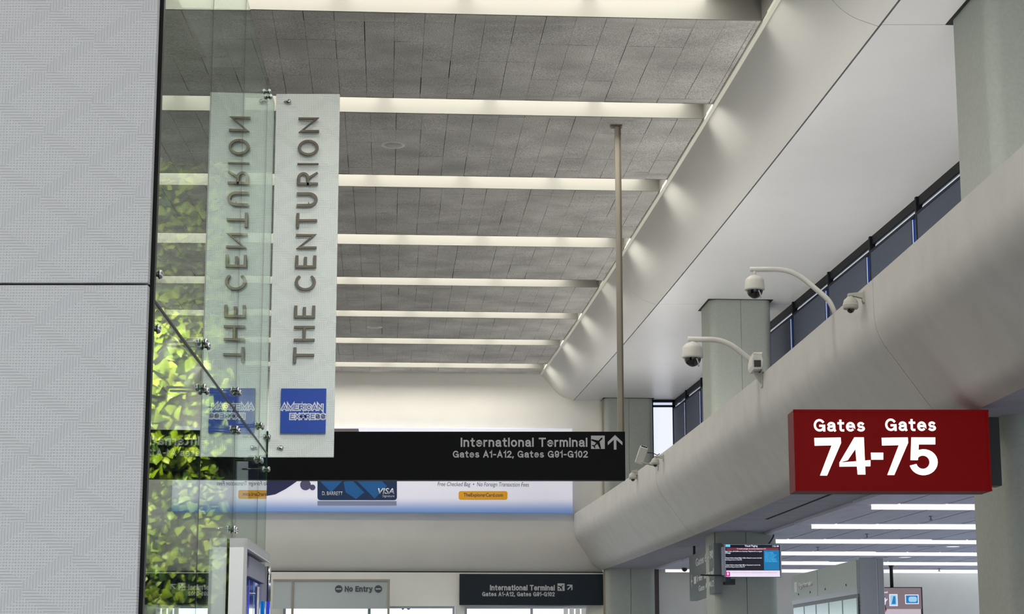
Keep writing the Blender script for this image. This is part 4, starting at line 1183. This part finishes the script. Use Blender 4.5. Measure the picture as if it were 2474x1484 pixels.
# ceiling speakers
for lab, x, y in (('round white ceiling speaker, the nearer and larger one', 950, 350), ('small round ceiling speaker, the farther one', 905, 790)):
    p = az(x, y, ZC)
    t = thing('ceiling_speaker', lab, 'speaker', (p.x, p.y, ZC), 0, 'ceiling speakers')
    b = MB(); b.smooth = True; b.lathe([(.11, -.006), (.145, -.012), (.152, -.006), (.152, .004)], n=32); b.build('ring', 'camera_white', t)
    b = MB(); b.smooth = True; b.lathe([(.0, -.008), (.11, -.008), (.112, 0)], n=32); b.build('grille', 'camera_grey', t)

# sprinklers and downlights in the low ceiling
for i, (x, y) in enumerate(((2249, 1247), (2095, 1290), (1976, 1322), (2269, 1374))):
    p = az(x, y, ZL)
    t = thing('sprinkler', ('ceiling sprinkler head between the first two strip lights', 'ceiling sprinkler head between second and third strip lights', 'ceiling sprinkler head right of the paging screen', 'ceiling sprinkler head by the end wall')[i], 'sprinkler', (p.x, p.y, ZL), 0, 'sprinklers in the low ceiling')
    b = MB(); b.smooth = True; b.lathe([(.035, 0), (.03, -.01), (.012, -.015), (.012, -.05), (.03, -.055), (.03, -.06)], n=12); b.build('head', 'brushed_steel', t)
for i, (x, y) in enumerate(((2302, 1321), (2186, 1347))):
    p = az(x, y, ZL)
    t = thing('downlight', ('round recessed downlight right of the ceiling pole, nearer one', 'round recessed downlight above the black pole, farther one')[i], 'light', (p.x, p.y, ZL), 0, 'downlights in the low ceiling')
    b = MB(); b.lathe([(.07, 0.0), (.16, -.004), (.17, 0.0), (.16, .01)], n=24); b.build('ring', 'camera_white', t)
    b = MB(); b.lathe([(.0, -.002), (.15, -.002), (.15, .0)], n=24); b.build('lamp', 'diffuser_cool', t)
    b = MB(); b.box(-.62, -.32, -.05, .05, -.002, .004); b.build('vent', 'black_metal', t)
p = az(1632, 1382, ZSLAB - .02)
t = thing('ceiling_dome_camera', 'tiny black dome camera under the slab near the end wall', 'camera', (p.x, 40.6, ZSLAB), 0)
b = MB(); b.smooth = True; b.lathe([(.07, 0), (.07, -.04), (.065, -.07), (.04, -.11), (0, -.125)], n=16); b.build('dome', 'dome_black', t)
for lab, x, y, s in (('small sprinkler in the left bright doorway, larger one', 985, 1470, 1), ('small sprinkler in the left bright doorway, smaller one', 971, 1475, .7)):
    p = ay(x, y, 41.5)
    t = thing('door_sprinkler', lab, 'sprinkler', (p.x, 41.85, 2.82), 0, 'sprinklers over the left doorway')
    b = MB(); b.smooth = True; b.lathe([(.02 * s, .02), (.02 * s, -.04), (.06 * s, -.05), (.03 * s, -.1), (.0, -.11)], n=12); b.build('head', 'brushed_steel', t)

# ---- security cameras
def dome_camera(label, tip, base, bend, cx, cy, wpx, Y, bigarm):
    """tip / bend / base: photo pixels of the arm, all in the upright plane at depth Y"""
    s = wpx / F * Y / math.cos(TH)
    b0 = ay(base[0], base[1], Y)
    t = thing('dome_camera', label, 'camera', b0, 0, 'big dome cameras on curved arms')
    q = lambda x, y: ay(x, y, Y) - b0
    pts = [q(*tip), q(*bend)]
    P3 = [Vector(p) for p in pts] + [q(base[0] - (base[0] - bend[0]) * .0, base[1])]
    raw = [q(*tip), q(*bend)] + [q(*p) for p in bigarm] + [q(base[0], base[1] + 14)]
    path = [raw[0]]
    for i in range(1, len(raw) - 1):
        a, p, c = raw[i - 1], raw[i], raw[i + 1]
        r = min((a - p).length, (c - p).length) * .4
        A = p + (a - p).normalized() * r; Cc = p + (c - p).normalized() * r
        for k in range(7):
            u = k / 6; path.append(A * (1 - u) ** 2 + p * 2 * u * (1 - u) + Cc * u * u)
    path.append(raw[-1])
    m = MB(); m.smooth = True; m.tube(path, s * .13, 14); m.build('arm', 'camera_white', t)
    c = q(cx, cy)
    zt0 = raw[0].z
    m = MB(); m.smooth = True
    r = s / 2
    m.lathe([(r * .18, zt0), (r * .18, c.z + r * 1.1), (r * .35, c.z + r * 1.0), (r * .62, c.z + r * .86), (r * .88, c.z + r * .62), (r * .95, c.z + r * .4), (r * 1.0, c.z - r * .35), (r * 1.0, c.z - r * .45), (r * .86, c.z - r * .52)], (c.x, 0, 0), 28)
    h = m.build('housing', 'camera_white', t)
    m = MB(); m.smooth = True
    m.lathe([(r * .82, c.z - r * .42)] + [(r * .80 * math.cos(a), c.z - r * .52 - r * .80 * math.sin(a)) for a in [k * math.pi / 20 for k in range(11)]], (c.x, 0, 0), 28)
    m.build('dome', 'dome_black', t)
    m = MB(); m.smooth = True
    ring = [(c.x + r * .30 + r * .42 * math.sin(a) * .6, -r * .78 * math.cos(a * .6), c.z - r * .52 - r * .80 * math.sin(a * .8 + .15)) for a in [k * math.pi / 14 * .9 for k in range(12)]]
    m.tube(ring, r * .05, 6); m.build('trim_ring', 'camera_white', t)
    return t
dome_camera('white dome camera on the upper, larger curved arm above the parapet', (1812, 651), (2021, 752), (1914, 651), 1823, 690, 49, 17.45, [(2004, 726)])
dome_camera('white dome camera on the lower curved arm before the middle column', (1662, 820), (1845, 900), (1752, 821), 1673, 853, 51, 21.4, [(1833, 885)])

def mini_dome(label, cx, cy, wpx, wx, wy, Y):
    s = wpx / F * Y / math.cos(TH); b0 = ay(wx, wy, Y)
    b0 = Vector((XT(Y), Y, b0.z))
    t = thing('bracket_dome_camera', label, 'camera', b0, 0, 'small dome cameras on the parapet face')
    c = ay(cx, cy, Y) - b0; r = s / 2
    m = MB(); m.smooth = True
    m.lathe([(r * .3, c.z + r * 1.25), (r * .5, c.z + r * 1.0), (r * .85, c.z + r * .7), (r, c.z + r * .2), (r, c.z - r * .35), (r * .9, c.z - r * .5)], (c.x, 0, 0), 24)
    m.build('housing', 'camera_grey', t)
    m = MB(); m.smooth = True; m.lathe([(r * 1.015, c.z + .12 * r), (r * 1.015, c.z + .02 * r)], (c.x, 0, 0), 24); m.build('band', 'camera_white', t)
    m = MB(); m.smooth = True
    m.lathe([(r * .55, c.z - r * .45)] + [(r * .52 * math.cos(a), c.z - r * .5 - r * .55 * math.sin(a)) for a in [k * math.pi / 16 for k in range(9)]], (c.x, 0, 0), 20)
    m.build('dome', 'dome_black', t)
    zt0 = c.z + r * 1.2
    m = MB(); m.prism([(c.x - r * .35, zt0), (c.x - r * .3, zt0 + r * .35), (-.01, zt0 + r * .55), (0, zt0 + r * .55), (0, zt0 - r * .8), (-.02, zt0 - r * .7), (-r * .25, zt0 - .3 * r), (c.x + r * .3, zt0)], 'y', -r * .35, r * .35)
    m.build('bracket', 'camera_grey', t, bevel=.004)
    m = MB(); m.box(-.012, .0, -r * .5, r * .5, zt0 - r * .9, zt0 + r * .7).build('wall_plate', 'camera_grey', t)
mini_dome('small dome camera on the parapet face, the largest and nearest to the viewer', 2055, 738, 37, 2092, 725, 16.15)
mini_dome('small dome camera on the parapet, close behind the tilted box camera', 1583, 1118, 20, 1604, 1106, 29.3)
mini_dome('small dome camera on the parapet next to the end of the black hanging sign', 1529, 1153, 19.5, 1550, 1141, 32.3)

# box camera facing us
bY = 21.2
b0 = ay(1862, 905, bY); b0 = Vector((XT(bY), bY, b0.z))
t = thing('box_camera', 'cream box camera facing forward beneath the lower curved arm', 'camera', b0, 0)
q = lambda x, y, Y=bY: ay(x, y, Y) - b0
a = q(1812, 898); c = q(1838, 861); dy = -.45
mx = (a.x + c.x) / 2; w = (c.x - a.x) / 2; zb = a.z; zt2 = c.z
pts = [(mx - w * .7, zb), (mx + w * .7, zb), (mx + w, zb + .04), (mx + w, zb + (zt2 - zb) * .6), (mx + w * .72, zt2), (mx - w * .72, zt2), (mx - w, zb + (zt2 - zb) * .6), (mx - w, zb + .04)]
MB().prism(pts, 'y', -.18, .18).build('housing', 'camera_white', t, bevel=.008)
MB().box(mx - w * .62, mx + w * .62, -.185, -.178, zb + .025, zb + (zt2 - zb) * .58).build('lens_window', 'dome_black', t)
MB().prism([(mx - w * .72, zt2 - .01), (mx + w * .72, zt2 - .01), (mx + w * .78, zt2 + .008), (mx - w * .78, zt2 + .008)], 'y', -.24, .2).build('sunshield', 'camera_white', t)
m = MB(); m.prism([(mx - .02, zb - .03), (mx - .02, zb), (mx + .03, zb), (mx + .03, zb - .02), (-.0, zb - .01), (0, zb - .16), (-.03, zb - .12)], 'y', -.025, .025); m.build('bracket', 'camera_grey', t)
m = MB(); m.box(-.01, 0.0, -.06, .06, zb - .18, zb + .03).build('wall_plate', 'camera_grey', t)
m = MB(); m.smooth = True; m.tube([q(1836, 896) + Vector((0, .1, 0)), q(1845, 898) + Vector((0, .1, 0)), q(1857, 896) + Vector((0, .15, 0)), q(1872, 884) + Vector((0, .2, 0))], .009, 8); m.build('cable', 'cable_black', t)

# tilted box camera by the sign
bY = 29.9
b0 = Vector((XT(bY), bY, ay(1578, 1127, bY).z))
t = thing('tilted_box_camera', 'cream box camera tilted steeply upward beside the end column', 'camera', b0, 0)
q = lambda x, y, Y=bY: ay(x, y, Y) - b0
cc = q(1550, 1099); R = Matrix.Rotation(math.radians(18), 3, 'Y') @ Matrix.Rotation(math.radians(-62), 3, 'X')
m = MB(); w = .062; hgt = .055
m.prism([(-w, -hgt), (w, -hgt), (w * 1.05, 0), (w * .7, hgt), (-w * .7, hgt), (-w * 1.05, 0)], 'y', -.14, .14)
m.v = [tuple(R @ Vector(v) + cc) for v in m.v]; m.build('housing', 'camera_white', t, bevel=.006)
m = MB(); m.box(-w * .8, w * .8, -.145, -.14, -hgt * .5, hgt * .4); m.v = [tuple(R @ Vector(v) + cc) for v in m.v]; m.build('lens_window', 'lens_grey', t)
for k in (-1, 0, 1):
    m = MB(); m.smooth = True; m.lathe([(.016, -.152), (.016, -.144)], (k * .034, 0, 0), 12, 'y'); m.v = [tuple(R @ Vector(v) + cc) for v in m.v]; m.build('lens', 'dome_black', t)
m = MB(); m.smooth = True; m.tube([q(1548, 1115), q(1556, 1119), Vector((-.0, 0, 0))], .014, 8); m.build('bracket', 'camera_grey', t)
MB().box(-.012, 0, -.05, .05, -.06, .06).build('wall_plate', 'camera_grey', t)
m = MB(); m.smooth = True; m.tube([q(1564, 1094), q(1577, 1095), q(1588, 1100), Vector((.03, .05, .2))], .007, 8); m.build('cable', 'cable_black', t)

_p2 = bpy.data.lights.new('plant_fill_high', 'SPOT'); _p2.energy = 75; _p2.spot_size = math.radians(70); _p2.spot_blend = .9; _p2.color = (1, .93, .75); _p2.shadow_soft_size = .1  # added fill light with no known fitting, brightens the upper leaves
_p2o = bpy.data.objects.new('plant_fill_high', _p2); COL.objects.link(_p2o); _p2o.location = (-2.7, 12.5, 5.45)
_p2o.rotation_euler = (Vector((-2.6, 13.6, 4.5)) - Vector((-2.7, 12.5, 5.45))).to_track_quat('-Z', 'Y').to_euler()

# ---- uplights lying on the gallery floor behind the parapet
for Yc in (12, 18, 24, 30, 36):
    area('gallery_uplight', (XT(Yc) + 1.0, Yc, 4.3), (math.pi, 0, 0), .5, 5.0, UPLIGHT, (1, .98, .95))
